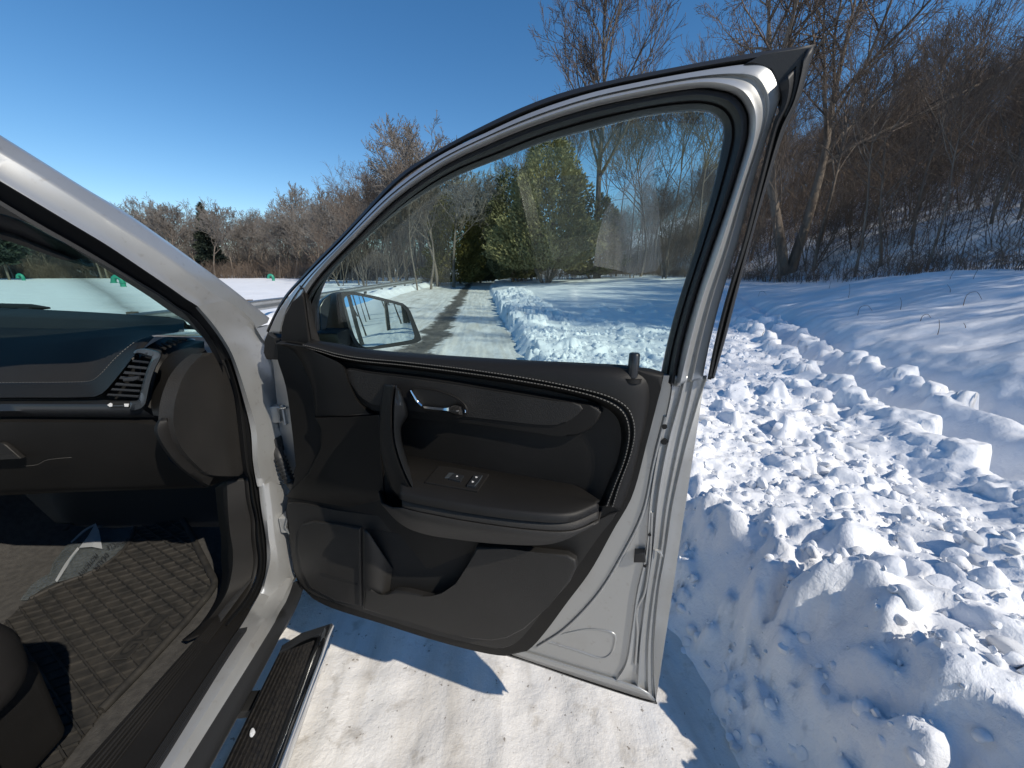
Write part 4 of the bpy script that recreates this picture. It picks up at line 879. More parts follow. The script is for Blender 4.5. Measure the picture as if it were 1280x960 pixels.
# ---- windscreen pillar and door opening
q1 = lambda pts: TR(0, 150, 3.765, pts)
qp = lambda pts: TR(240, 330, 7.111, pts)
q2 = lambda pts: TR(0, 370, 3.5556, pts)
qs = lambda pts: TR(250, 560, 4.0, pts)
def ext(line, d=(-0.06, -1.0, 0.36), L=0.55):
    """carry a pillar line on out of the picture, up and back to the roof"""
    p = np.array(line[0]); e = p - np.array(line[1]); e /= np.linalg.norm(e); return [p + e*L*0.9, p + e*L*0.4] + list(line)
L0 = q1([(0,70),(200,195),(400,320),(600,440),(800,580),(1000,725),(1100,800),(1200,880)]) + qp([(690,480)])
L1 = q1([(0,145),(200,265),(400,390),(600,520),(800,650),(900,730),(1000,810)]) + qp([(300,320),(400,420),(500,505),(570,572)])
L2 = q1([(0,286),(200,406),(350,496),(500,586),(650,686),(800,788),(880,845)]) + qp([(50,375),(165,505),(268,645),(370,830)])
L2b = q1([(0,296),(200,416),(350,506),(500,596),(650,696),(800,798),(872,853)]) + qp([(32,388),(142,520),(246,662),(346,840)])
L3 = q1([(0,400),(200,520),(400,630),(600,745),(750,830),(850,900)]) + qp([(0,470),(110,580),(200,720),(290,924)])
L4 = q1([(0,440),(100,470),(250,545),(400,640),(550,735),(700,830),(800,900),(880,950)]) + qp([(60,620),(130,672)])
def LXv(pts, X):   # the pillar leans inboard towards the roof
    return [hX(u, v, X - 0.115*max(0.0, (250-u)/250.0)) for u, v in pts]
e0, e1, e2, e2b, e3, e4 = ext(LXv(L0, -0.66)), ext(LXv(L1, -0.62)), ext(LXv(L2, -0.615)), ext(LXv(L2b, -0.63)), ext(LXv(L3, -0.645)), ext(LXv(L4, -0.70))
pm_ = lambda a, b2, t, n=60: list(cr(a, n)*(1-t) + cr(b2, n)*t)
back0 = [p + np.array((-0.06, 0.06, -0.01)) for p in e0]
loft('windscreen_pillar', [back0, e0, [p + np.array((0.012, 0, 0)) for p in pm_(e0, e1, 0.5)], pm_(e0, e1, 0.92), e1, pm_(e1, e2, 0.12), [p + np.array((-0.012, 0, 0)) for p in pm_(e1, e2, 0.5)], pm_(e1, e2, 0.9), e2], M['paint'], car, 80)
loft('door_opening_seal', [e2, pm_(e2, e2b, 0.6), e2b, [p + np.array((-0.03, 0, 0)) for p in pm_(e2b, e3, 0.25)], [p + np.array((-0.005, 0, 0)) for p in pm_(e2b, e3, 0.7)], e3], M['rubber'], car, 80)
loft('pillar_trim', [e3, [p + np.array((0.008, 0, 0)) for p in pm_(e3, e4, 0.3)], e4, [p + np.array((-0.02, 0.05, 0)) for p in e4]], M['pillar'], car, 80)
# sun visor edge / grab strip above the glass
V1 = q1([(-160,400),(-60,430),(0,447),(100,478),(250,558),(380,622),(412,655)]); V2 = q1([(-160,520),(-60,545),(0,560),(100,590),(200,625),(330,668),(440,692)])
VM = mid(V1, V2, 0.62)
loft('sun_visor', [LX(V1, -0.85), LX(VM, -0.87)], M['visor'], car, 40, 0.006)
loft('sun_visor_edge', [LX(VM, -0.87), LX(mid(V1, V2, 0.8), -0.855), LX(V2, -0.875)], M['pillar'], car, 40, 0.008)
# front hinge pillar of the body: painted jamb, rubber seal, plastic kick trim
A1 = qp([(50,375),(165,505),(268,645),(370,830)]) + q2([(1105,470),(1140,600),(1146,740),(1172,850)]) + qs([(312,165),(330,300),(343,450),(352,510),(350,570),(328,660)])
A0 = qp([(32,388),(142,520),(246,662),(346,840)]) + q2([(1085,470),(1115,600),(1125,740),(1145,850)]) + qs([(290,165),(306,300),(330,450),(334,510),(334,570),(322,650)])
A2 = qp([(300,320),(440,520),(560,690),(640,860)]) + q2([(1180,470),(1200,600),(1210,740),(1225,850)]) + qs([(350,165),(362,300),(378,450),(390,530),(395,620),(378,690)])
A3 = qp([(570,572),(630,670),(700,760),(730,880)]) + q2([(1260,470),(1270,600),(1280,740),(1290,850)]) + qs([(445,165),(450,300),(462,450),(470,560),(474,630),(462,680)])
def Yline(pts, X0, X1): return [hX(u, v, X0 + (X1-X0)*k/(len(pts)-1)) for k, (u, v) in enumerate(pts)]
a0, a1, a2, a3 = LX(A0, -0.625), LX(A1, -0.612), LX(A2, -0.600), LX(A3, -0.585)
a0.append(hX(*qs([(300,725)])[0], -0.622)); a1.append(hX(*qs([(312,728)])[0], -0.617)); a2.append(hX(*qs([(345,742)])[0], -0.606)); a3.append(hX(*qs([(425,735)])[0], -0.572))
a4 = [p + np.array((0.0, 0.10, 0)) for p in a3]
loft('hinge_pillar', [a0, a1, pm_(a1, a2, 0.25), pm_(a1, a2, 0.8), a2, [p + np.array((0.0, 0.02, 0)) for p in pm_(a2, a3, 0.4)], [p + np.array((0, 0.015, 0)) for p in pm_(a2, a3, 0.8)], a3, a4], M['paint'], car, 90)
K0 = q2([(930,190),(985,260),(1040,430),(1060,600),(1085,790)]) + qs([(240,150),(252,250),(276,350),(276,450),(290,550),(282,640),(232,740),(120,880)])
K1 = q2([(1000,150),(1040,260),(1085,400),(1115,560),(1130,760)]) + qs([(275,150),(290,250),(306,350),(322,450),(330,550),(318,650),(270,760),(165,905)])
A0s = A0[2:] + qs([(285,745),(178,910)])
loft('door_opening_seal', [LX(K0, -0.66), LX(mid(K0, K1, 0.3), -0.635), LX(mid(K0, K1, 0.5), -0.645), LX(mid(K0, K1, 0.75), -0.632), LX(K1, -0.64), LX(A0s, -0.63)], M['rubber'], car, 70)
kt0 = qs([(135,160),(140,300),(150,420),(165,520),(160,620),(130,730),(40,860),(-60,960)])
kt1 = qs([(235,148),(246,250),(270,350),(272,450),(286,550),(275,640),(225,745),(120,880),(20,985)])
ktl = qs([(75,200),(90,340),(105,460),(105,560),(110,640),(90,740),(0,880),(-90,960)])
kick = [hX(u, v, X) for (u, v), X in zip(kt1, np.linspace(-0.655, -0.66, 9))]
loft('kick_trim', [[hX(u, v, -0.76) for u, v in ktl], [hX(u, v, -0.705) for u, v in kt0], [hX(u, v, -0.672) for u, v in mid(kt0, kt1[:8], 0.85)], kick], M['plastic'], car, 50, 0.003)

# ---- sill and running board
qk = lambda pts: TR(180, 780, 5.333, pts)
def sline(pts, z): 
    l = LZ(pts, z); a, b2 = np.array(l[0]), np.array(l[1]); d = (a - b2)/np.linalg.norm(a - b2)
    return [a + d*0.9] + l
sl_in = sline(qk([(0,500),(410,40)]), 0.585); sl_inr = sline(qk([(0,700),(495,40)]), 0.58)
w_l = sline(qk([(20,950),(650,10)]), 0.575); w_r = sline(qk([(155,950),(740,10)]), 0.572); s_r = sline(qk([(220,950),(835,-10)]), 0.56); r_r = sline(qk([(345,950),(890,-10)]), 0.53)
sl_in.append(hX(*qs([(95,830)])[0], -0.70)); sl_inr.append(hX(*qs([(155,830)])[0], -0.668))
w_l += [hX(*qs([(258,800)])[0], -0.618), hX(*qs([(300,725)])[0], -0.622)]
w_r += [hX(*qs([(312,800)])[0], -0.602), hX(*qs([(345,742)])[0], -0.606)]
s_r += [hX(*qs([(385,800)])[0], -0.570), hX(*qs([(425,735)])[0], -0.572)]
r_r += [hX(*qs([(425,805)])[0], -0.566), hX(*qs([(470,740)])[0], -0.566)]
for l_ in (w_l, w_r, s_r, r_r): l_.append(l_[-1] + np.array((-0.010, 0.06, 0.004)))
lft = lambda l, dx, dz: [p + np.array((dx, 0, dz)) for p in l]
def lerpl(a, b2, t): return [p*(1-t)+q*t for p, q in zip(a, b2)]
loft('sill', [lft(w_l, -0.01, -0.012), w_l, w_r, lft(lerpl(w_r, s_r, 0.55), 0, 0.004), s_r, lft(s_r, 0.004, -0.015)], M['paint'], car, 40, smooth=30)
loft('sill_flange', [lft(s_r, 0.004, -0.015), lft(r_r, 0.0, 0.0), lft(r_r, 0.008, -0.03), lft(r_r, -0.03, -0.10), lft(r_r, -0.14, -0.12)], M['rubber'], car, 40)
loft('sill_trim', [lft(sl_in, -0.03, -0.05), lft(sl_in, -0.004, 0.0), sl_in, lft(sl_inr, 0, 0.0), pm_(sl_inr, w_l[:4], 0.5, 10), lft(w_l[:4], -0.004, 0.003), lft(w_l[:4], -0.003, -0.01)], M['plastic'], car, 10)
def lerpl(a, b2, t): return [p*(1-t)+q*t for p, q in zip(a, b2)]
for t in np.linspace(0.10, 0.9, 6): 
    l = lerpl(sl_in, sl_inr, t); l[-1] = l[-1] + (l[-2]-l[-1])*0.02; tube('sill_rib', lft(l, 0, 0.001), 0.0028, M['plastic'], car, 6)
sg = [w_l, w_r]; e_ = 0.075
def cut(l, f): l = [np.array(p) for p in l[:3]]; l[-1] = l[-1] + (l[-2]-l[-1])*f; return l
loft('scuff_strip', [lft(cut(w_l, 0.06), 0.001, 0.0), lft(cut(w_l, 0.05), 0.003, 0.006), lft(cut(w_r, 0.03), -0.012, 0.006), lft(cut(w_r, 0.07), -0.010, 0.0)], M['rubber'], car, 10)
for t in (0.2, 0.35, 0.5, 0.65, 0.8): tube('scuff_rib', lft(cut(lerpl(w_l[:3], lft(w_r[:3], -0.012, 0), t), 0.09), 0, 0.0065), 0.0016, M['rubber'], car, 5)
bt = sline(qk([(520,950),(880,215),(905,170)]), 0.42)
rb_in = sline(qk([(520,950),(900,180)]), 0.42); rb_tr = sline(qk([(835,950),(1165,70)]), 0.425); rb_ct = sline(qk([(880,950),(1250,-5)]), 0.43); rb_cb = sline(qk([(925,950),(1255,25)]), 0.40)
loft('running_board', [lft(rb_in, 0, -0.05), lft(rb_in, 0, -0.004), lft(rb_in, 0.003, 0), lft(rb_tr, 0, 0), lft(rb_tr, 0.004, 0.004)], M['gloss'], car, 14, 0.003)
loft('chrome_strip', [lft(rb_tr, 0.004, 0.003), lft(lerpl(rb_tr, rb_ct, 0.45), 0, 0.005), rb_ct, lft(rb_ct, 0.006, -0.010), lft(rb_cb, 0.008, 0), lft(rb_cb, 0.0, -0.03), lft(rb_cb, -0.03, -0.04)], M['chrome'], car, 14, 0.002, smooth=70)
treadm = plain('wet gritty tread', (0.014, 0.014, 0.015), 0.30, 0, 120, 0.9, (0.030, 0.028, 0.026), 160)
loft('tread_mat', [lft(cut(rb_in, 0.04), 0.008, 0.001), lft(cut(rb_in, 0.035), 0.01, 0.004), lft(cut(rb_tr, 0.07), -0.006, 0.004), lft(cut(rb_tr, 0.07), -0.004, 0.001)], treadm, car, 10)
for t in np.linspace(0.12, 0.92, 9): tube('tread_rib', lft(cut(lerpl(rb_in, rb_tr, t), 0.06 + 0.02*t), 0, 0.005), 0.0022, treadm, car, 5)
endc = LZ(qk([(905,175),(940,118),(1100,40),(1250,-8),(1165,85),(1050,60),(930,125)]), 0.426)
plate('board_end_cap', LZ(qk([(900,185),(918,140),(1050,55),(1248,-8),(1168,75),(1120,75),(1040,105),(935,165)]), 0.432), (0, 0, 1), 0.05, M['gloss'], car, 0.004)
for y in (0.05, 0.75): box('board_bracket', (-0.60, y, 0.385), (0.16, 0.05, 0.025), M['rubber'], car, 0.004)

# ---- dashboard
dash = empty('dashboard', None, car)
qd = lambda pts: TR(0, 380, 3.6923, pts)
def dl(pts, Y, z_end=None):
    l = [hY(u, v, Y if np.isscalar(Y) else Y[i]) for i, (u, v) in enumerate(pts)]
    p = l[0]; return [np.array((-2.35, p[1]+0.02, p[2])), np.array((-1.6, p[1], p[2]))] + l
T0 = dl(qd([(0,18),(200,26),(400,36),(600,48),(780,62),(850,75)]), [1.50,1.48,1.45,1.40,1.30,1.22])
T1 = dl(qd([(0,60),(200,66),(400,72),(600,84),(760,110),(850,128)]), [1.28,1.26,1.24,1.21,1.15,1.12])
T2 = dl(qd([(0,205),(200,185),(400,162),(560,145),(640,142),(700,146)]), [1.08,1.08,1.07,1.06,1.05,1.02])
T3 = dl(qd([(0,364),(380,360),(430,352),(470,322),(530,257),(590,203),(640,168),(700,146)]), [0.935,0.935,0.93,0.93,0.94,0.955,0.97,1.0])
T4 = dl(qd([(0,370),(380,367),(437,358),(478,328),(538,263),(597,209),(648,175),(712,152)]), [0.93,0.93,0.925,0.925,0.935,0.95,0.965,0.995])
T5 = dl(qd([(0,432),(430,428),(478,408),(505,380),(550,325),(600,262),(620,235),(660,205)]), [0.90,0.90,0.895,0.895,0.90,0.91,0.92,0.95])
T6 = dl(qd([(0,438),(430,434),(486,414),(515,385),(560,330),(608,266),(630,238),(670,208)]), [0.92]*8)
loft('dash_top', [[p + np.array((0, 0.02, -0.03)) for p in T0], T0, T1, T2, T3], M['leather'], dash, 80)
loft('dash_pad_edge', [T3, pm_(T3, T4, 0.5), T4, pm_(T4, T5, 0.15), pm_(T4, T5, 0.85), T5, T6], M['plastic_soft'], dash, 80)
def seam(name, line, n, r, parent):
    P = cr(line, n*2); V = []; F = []
    for i in range(0, 2*n-1, 2):
        a, b2 = P[i], P[i+1]; t = (b2-a)/np.linalg.norm(b2-a); nn = np.array((0.1, -0.8, 0.6)); s = np.cross(t, nn); s = s/np.linalg.norm(s)*r; h = nn*r
        k = len(V); V += [a-s, a+h, a+s, b2-s, b2+h, b2+s]; F += [[k, k+1, k+4, k+3], [k+1, k+2, k+5, k+4]]
    o = mesh(name, V, F, M['stitch'], parent, 0); o['kind'] = 'stuff'; return o
seam('stitching', [p + np.array((0, -0.002, 0.001)) for p in T3], 240, 0.0008, dash)
# horizontal trim bar, vent bezel
U0 = dl(qd([(0,446),(300,446),(480,443),(560,442),(640,440)]), 0.915); U1 = dl(qd([(0,462),(300,462),(480,462),(560,462),(650,462)]), 0.888); U2 = dl(qd([(0,494),(300,494),(480,494),(600,494),(665,490)]), 0.882); U3 = dl(qd([(0,518),(300,520),(480,522),(600,522),(712,520)]), 0.895); U4 = dl(qd([(0,530),(300,530),(480,531),(600,532),(715,530)]), 0.93)
loft('trim_bar', [U0, pm_(U0, U1, 0.7), U1, U2, U3, U4], M['gloss'], dash, 60)
qv = lambda pts: TR(120, 400, 8.0, pts)
bo = qv([(372,325),(400,300),(470,285),(560,295),(645,325),(658,350),(640,400),(590,500),(545,640),(520,760),(500,840),(470,880),(420,905),(340,908),(340,880)])
bi = qv([(388,345),(410,335),(450,345),(500,368),(548,380),(552,392),(535,430),(500,520),(470,620),(445,720),(428,790),(410,805),(380,810),(340,815),(340,825)])
loft('vent_bezel', [LY(bo, 0.905), LY(mid(bo, bi, 0.12), 0.872), LY(mid(bo, bi, 0.75), 0.870), LY(bi, 0.885), LY(bi, 0.93)], M['greytrim'], dash, 70, 0.002)
plate('vent_cavity', LY(qv([(385,350),(548,385),(500,520),(428,790),(400,808),(60,780),(180,600),(300,450)]), 0.935), (0, -1, 0), 0.01, M['dark'], dash, 0)
for (a, b2, c2, d2) in (((372,395),(535,412),(528,440),(355,420)), ((325,450),(515,470),(508,498),(305,478)), ((285,510),(495,528),(488,556),(262,540)), ((245,560),(478,585),(470,612),(222,590)), ((200,625),(458,645),(450,672),(178,655)), ((160,680),(440,698),(432,724),(138,705)), ((118,735),(428,752),(420,778),(100,758))):
    plate('vent_slat', LY(qv([a, b2, c2, d2]), 0.898), (0, -1, 0.35), 0.022, M['gloss'], dash, 0.0012)
plate('vent_tab', LY(qv([(262,578),(420,560),(428,600),(370,615),(268,620)]), 0.892), (0, -1, 0), 0.006, M['gloss'], dash, 0.002)
plate('vent_thumbwheel', LY(qv([(105,845),(140,825),(330,825),(335,850),(320,880),(150,882)]), 0.879), (0, -1, 0), 0.004, M['dark'], dash, 0.001)
plate('vent_mark', LY(qv([(112,850),(140,830),(162,840),(160,865),(135,868)]), 0.8775), (0, -1, 0), 0.001, M['white'], dash, 0)
plate('vent_mark', LY(qv([(280,838),(328,838),(322,868),(285,866)]), 0.8775), (0, -1, 0), 0.001, M['white'], dash, 0)
plate('vent_mark', LY(qv([(165,855),(275,852),(275,862),(165,864)]), 0.8775), (0, -1, 0), 0.001, M['greytrim'], dash, 0)
# dash end: curved cheek, little demister grille, half-moon end cap
X0 = [hY(u, v, y) for (u, v), y in zip(qv([(1080,215),(960,245),(840,295),(740,350),(670,420),(625,500),(590,620),(560,760),(550,860),(575,955)]), np.linspace(1.03, 0.885, 10))]
X1 = [hX(u, v, -0.675) for u, v in qd([(945,215),(915,235),(870,280),(835,330),(812,380),(795,430),(785,475),(780,520)])]
X00 = [hY(u, v, y) for (u, v), y in zip(qv([(1000,205),(880,225),(760,255),(680,300),(655,350),(640,400),(590,500),(545,640),(520,760),(500,860)]), np.linspace(1.06, 0.905, 10))]
XT = [hY(u, v, y) for (u, v), y in zip(qv([(985,190),(920,175),(800,170),(700,170),(600,210),(500,270),(470,285),(420,300)]), np.linspace(1.10, 0.93, 8))]
loft('dash_corner', [XT, X00], M['gloss'], dash, 50, 0.002)
loft('dash_cheek', [X00, [p + np.array((0, 0.012, -0.002)) for p in pm_(X00, X0, 0.5)], X0, pm_(X0, X1, 0.1), pm_(X0, X1, 0.9), X1, [p + np.array((-0.01, 0.03, 0)) for p in X1]], M['plastic_soft'], dash, 60)
for i in range(5):
    a = qv([(610+48*i, 262-16*i)])[0]; b2 = qv([(690+48*i, 285-22*i)])[0]
    p0, p1 = hY(*qv([(605+55*i, 250-14*i)])[0], 1.0), hY(*qv([(690+52*i, 285-22*i)])[0], 0.985)
    tube('demister_slot', [p0, p1], 0.0035, M['dark'], dash, 6)
em = qd([(958,225),(930,240),(890,275),(850,330),(825,390),(808,450),(800,520),(805,580),(830,650),(870,705),(910,745),(960,785)]) + q2([(1040,800),(1085,790),(1078,700),(1060,600),(1040,450),(1010,340),(985,275),(970,258)])
plate('dash_end_cap', LX(em, -0.662), (1, 0, 0), 0.03, M['grain'], dash, 0.008, 80)
lowc = qd([(740,524),(715,560),(712,590),(740,650),(800,730),(870,790),(960,848)]); lowd = qd([(770,530),(782,575),(800,630),(840,695),(890,745),(930,775),(985,800)])
loft('lower_cheek', [[p + np.array((-0.01, 0.02, 0)) for p in LX(lowc, -0.70)], LX(lowc, -0.695), LX(mid(lowc, lowd, 0.2), -0.682), LX(mid(lowc, lowd, 0.9), -0.672), [p + np.array((0, 0.02, 0)) for p in LX(lowd, -0.675)]], M['plastic'], dash, 50)
plate('dash_side', LX(qd([(850,260),(940,200),(985,260),(1060,500),(1080,800),(960,845),(830,730),(800,520)]), -0.70), (1, 0, 0), 0.01, M['plastic'], dash, 0)
g0 = dl(qd([(0,531),(300,532),(600,534),(735,532)]), 0.905); g1 = dl(qd([(0,545),(300,546),(600,548),(720,560)]), 0.888); g2 = dl(qd([(0,700),(300,700),(560,705),(780,720)]), 0.900); g3 = dl(qd([(0,868),(300,858),(600,850),(930,838)]), 0.955); g4 = dl(qd([(0,884),(300,870),(600,860),(955,848)]), 1.02)
loft('glovebox_door', [g0, g1, g2, pm_(g2, g3, 0.9), g3, g4, [p + np.array((0, 0.3, 0.05)) for p in g4]], M['plastic'], dash, 60)
plate('glovebox_latch', [hY(u, v, 0.888) for u, v in qd([(-60,640),(8,641),(30,655),(75,698),(96,714),(0,718),(-60,718)])], (0, -1, 0), 0.01, M['plastic_soft'], dash, 0.003)
plate('latch_recess', [hY(u, v, 0.886) for u, v in qd([(-60,706),(60,694),(92,714),(0,718),(-60,719)])], (0, -1, 0), 0.002, M['dark'], dash, 0)
tube('scratch', [hY(u, v, 0.8885) for u, v in qd([(120,748),(170,742),(210,722),(260,714),(330,708)])], 0.0003, M['stitch'], dash, 4, 20)

# ---- windscreen, wiper, cowl
wr = [p + np.array((-0.005, 0.03, 0)) for p in e4]
wl = [np.array((-2.35, p[1], p[2])) for p in wr]; wm = [np.array((-1.52, p[1] + 0.16, p[2] + 0.01)) for p in wr]
loft('windscreen', [wr, [np.array((-1.05, p[1] + 0.10, p[2] + 0.005)) for p in wr], wm, wl], M['windscreen'], car, 30, 0.004)
wp = empty('wiper', None, car)
tube('wiper_blade', [hY(u, v, 1.62) for u, v in ((-60, 381), (0, 383), (40, 384), (62, 385))], [0.012, 0.012, 0.012, 0.004], M['rubber'], wp, 8)
tube('wiper_arm', [hY(u, v, 1.60) for u, v in ((-60, 386), (0, 387.5), (38, 386))], 0.006, M['rubber'], wp, 8)
cow = [hY(u, v, 1.60) for u, v in ((-40, 388.5), (60, 389), (140, 392), (212, 396))]; cow = [np.array((-2.4, cow[0][1], cow[0][2]))] + cow
loft('cowl', [cow, [p + np.array((0, 0.03, -0.02)) for p in cow], [p + np.array((0, 0.2, -0.08)) for p in cow]], M['rubber'], car, 20)
# ---- bonnet, wing, roof, rear side: the rest of the body
def sect(y, zc, zs, xr, xl=-2.42, drop=0.5): return [np.array((xr + 0.02, y, zs - drop)), np.array((xr + 0.02, y, zs - 0.15)), np.array((xr - 0.01, y, zs - 0.03)), np.array((xr - 0.10, y, zs + 0.02)), np.array((-1.0, y, zc)), np.array((-1.5, y, zc + 0.01)), np.array((-2.0, y, zc)), np.array((xl + 0.10, y, zs + 0.02)), np.array((xl, y, zs - 0.10)), np.array((xl, y, zs - drop))]
loft('bonnet', [sect(1.62, 1.16, 1.10, -0.64), sect(1.9, 1.14, 1.07, -0.66), sect(2.2, 1.08, 1.02, -0.74, -2.3), sect(2.38, 0.98, 0.92, -0.85, -2.2), sect(2.42, 0.75, 0.72, -0.9, -2.15, 0.4)], M['paint'], car, 50)
w0 = LX(qp([(572,566),(640,545),(672,540)]), -0.64)
loft('wing', [[np.array((-0.62, y, z)) for y, z in ((1.18, 1.20), (1.4, 1.14), (1.7, 1.10))], [np.array((-0.60, y, z)) for y, z in ((1.16, 1.10), (1.4, 1.06), (1.7, 1.0))], [np.array((-0.60, y, z)) for y, z in ((1.16, 0.5), (1.4, 0.62), (1.7, 0.78))]], M['paint'], car, 20)
loft('wing', [[p + np.array((0, 0, 0)) for p in LX(qp([(572,560),(640,545),(690,540)]), -0.645)], LX(qp([(580,575),(640,680),(700,790)]), -0.625)], M['paint'], car, 12)
ytop = e0[0][1]; ztop = e0[0][2]
def rsec(y, zs, xs=-0.80): return [np.array((xs, y, zs)), np.array((xs - 0.04, y, zs + 0.04)), np.array((xs - 0.25, y, zs + 0.08)), np.array((-1.5, y, zs + 0.11)), np.array((-2.75 - xs, y, zs + 0.08)), np.array((-2.98 - xs, y, zs + 0.04)), np.array((-3.0 - xs, y, zs))]
yr = float(ytop); zr_ = float(ztop)
loft('roof', [rsec(yr + 0.12, zr_ - 0.06), rsec(yr - 0.1, zr_ + 0.0), rsec(-0.4, zr_ + 0.03), rsec(-1.4, zr_ + 0.02), rsec(-2.3, zr_ - 0.04)], M['paint'], car, 30, 0.03)
loft('headliner', [[p - np.array((0, 0, 0.05)) for p in rsec(yr + 0.1, zr_ - 0.06, -0.84)], [p - np.array((0, 0, 0.05)) for p in rsec(-2.2, zr_ - 0.04, -0.84)]], M['pillar'], car, 20, 0.01)
loft('middle_pillar', [[np.array((-0.60, y, 0.5)) for y in (-0.20, -0.03)], [np.array((-0.585, y, 1.1)) for y in (-0.18, -0.04)], [np.array((-0.80, y, zr_ + 0.02)) for y in (-0.12, -0.05)]], M['paint'], car, 6, 0.08)
loft('rear_side', [[np.array((-0.60, y, 0.45)) for y in (-0.14, -1.0, -1.9)], [np.array((-0.555, y, 0.8)) for y in (-0.14, -1.0, -1.9)], [np.array((-0.585, y, 1.12)) for y in (-0.14, -1.0, -1.9)]], M['paint'], car, 10, 0.06)
for (y, x) in ((1.78, -0.72),):
    wh = empty('wheel', None, car)
    P = []; 
    def ringm(name, prof, mat, n=36):
        V = []; F = []
        for k in range(n):
            a = 6.2832*k/n
            for rr, xx in prof: V.append((x + xx, y + rr*math.cos(a), 0.385 + rr*math.sin(a)))
        m_ = len(prof)
        for k in range(n):
            for j in range(m_-1): F.append([k*m_+j, k*m_+j+1, ((k+1) % n)*m_+j+1, ((k+1) % n)*m_+j])
        mesh(name, V, F, mat, wh)
    ringm('tyre', [(0.24, -0.12), (0.34, -0.125), (0.37, -0.10), (0.375, 0.0), (0.37, 0.09), (0.34, 0.115), (0.24, 0.11)], M['rubber'])
    ringm('rim', [(0.24, 0.11), (0.225, 0.09), (0.20, 0.06), (0.06, 0.07), (0.0, 0.08)], M['greytrim'])

# ---- cabin floor
flr = empty('cabin_floor', None, car)
loft('carpet', [[np.array((-0.66, y, 0.57)) for y in (-0.6, 0.4, 1.0)], [np.array((-0.70, y, 0.55)) for y in (-0.6, 0.4, 1.05)], [np.array((-0.735, y, 0.475)) for y in (-0.6, 0.4, 1.2)], [np.array((-0.80, y, 0.470)) for y in (-0.6, 0.4, 1.35)], [np.array((-1.50, y, 0.470)) for y in (-0.6, 0.4, 1.40)], [np.array((-1.62, y, 0.50)) for y in (-0.6, 0.4, 1.4)], [np.array((-1.74, y, 0.72)) for y in (-0.6, 0.4, 1.4)], [np.array((-2.3, y, 0.74)) for y in (-0.6, 0.4, 1.4)]], M['carpet'], flr, 20)
mesh('bulkhead', [(-0.66, 1.38, 0.45), (-2.35, 1.42, 0.45), (-2.35, 1.6, 1.1), (-0.66, 1.5, 1.1)], [[0, 1, 2, 3]], M['dark'], flr)
pad = TR(0, 600, 2.6667, [(0,75),(40,62),(130,62),(220,90),(265,120),(225,165),(180,178),(110,172),(40,160),(0,150)])
def hC(u, v, k=0.0):   # onto the carpet rising to the tunnel
    p = hZ(u, v, 0.475 + k); return p
plate('heel_pad', [hC(u, v, 0.012) for u, v in pad] , (0, 0, 1), 0.015, M['plastic'], flr, 0.004)
for i in range(12):
    a = (10 + i*17, 150 - i*3.5 + 8); b2 = (60 + i*15, 74 + i*2)
    t0, t1 = TR(0, 600, 2.6667, [a, b2]); tube('heel_pad_rib', [hC(*t0, 0.014), hC(*t1, 0.014)], 0.005, M['plastic'], flr, 6)

# ---- front passenger seat
seat = empty('seat', None, car)
def rbox(name, c, s, mat, bev, rot=None): return box(name, c, s, mat, seat, bev, rot, 6)
rbox('cushion', (-1.035, 0.275, 0.80), (0.57, 0.62, 0.17), M['leather'], 0.07)
tube('bolster_seam', [(-0.83, 0.0, 0.886), (-0.83, 0.35, 0.886), (-0.845, 0.47, 0.884), (-0.89, 0.525, 0.874), (-0.98, 0.54, 0.868)], 0.0014, M['stitch'], seat, 5, 30)
tube('bolster_seam', [(-0.82, 0.0, 0.885), (-0.82, 0.36, 0.885), (-0.835, 0.48, 0.882), (-0.885, 0.535, 0.871), (-0.98, 0.55, 0.864)], 0.0014, M['stitch'], seat, 5, 30)
rbox('side_valance', (-0.838, 0.275, 0.635), (0.05, 0.68, 0.20), M['plastic'], 0.024)
rbox('seat_base', (-1.02, 0.26, 0.60), (0.50, 0.46, 0.24), M['dark'], 0.03)
rbox('backrest', (-1.02, -0.10, 1.10), (0.54, 0.16, 0.66), M['leather'], 0.07, Matrix.Rotation(R(14), 3, 'X'))
rbox('headrest', (-1.02, -0.22, 1.50), (0.28, 0.10, 0.19), M['leather'], 0.045, Matrix.Rotation(R(10), 3, 'X'))

# ------------------------------------------------------------------ rubber floor mat (its own thing), plastic film
ZM = 0.478
qf = lambda pts: TR(0, 600, 2.6667, pts)
mo = qf([(338,772),(440,668),(560,540),(650,440),(716,352),(700,310),(660,230),(625,160),(606,130),(560,140),(450,158),(440,190),(415,228),(370,268),(300,310),(200,348),(100,396),(60,430)])
mo3 = [hZ(u, v, ZM) for u, v in mo] + [np.array((-1.22, 0.62, ZM)), np.array((-0.83, 0.52, ZM))]
mat_o = empty('floor_mat', (-1.05, 0.9, 0.474)); tag(mat_o, 'black rubber floor mat with raised diamond grid and lettering in the passenger footwell', 'floor mat')
rubm = plain('dusty mat rubber', (0.011, 0.0108, 0.0102), 0.75, 0, 200, 0.3, (0.030, 0.0275, 0.024), 30)
plate('mat_sheet', mo3, (0, 0, 1), 0.006, rubm, mat_o, 0.001)
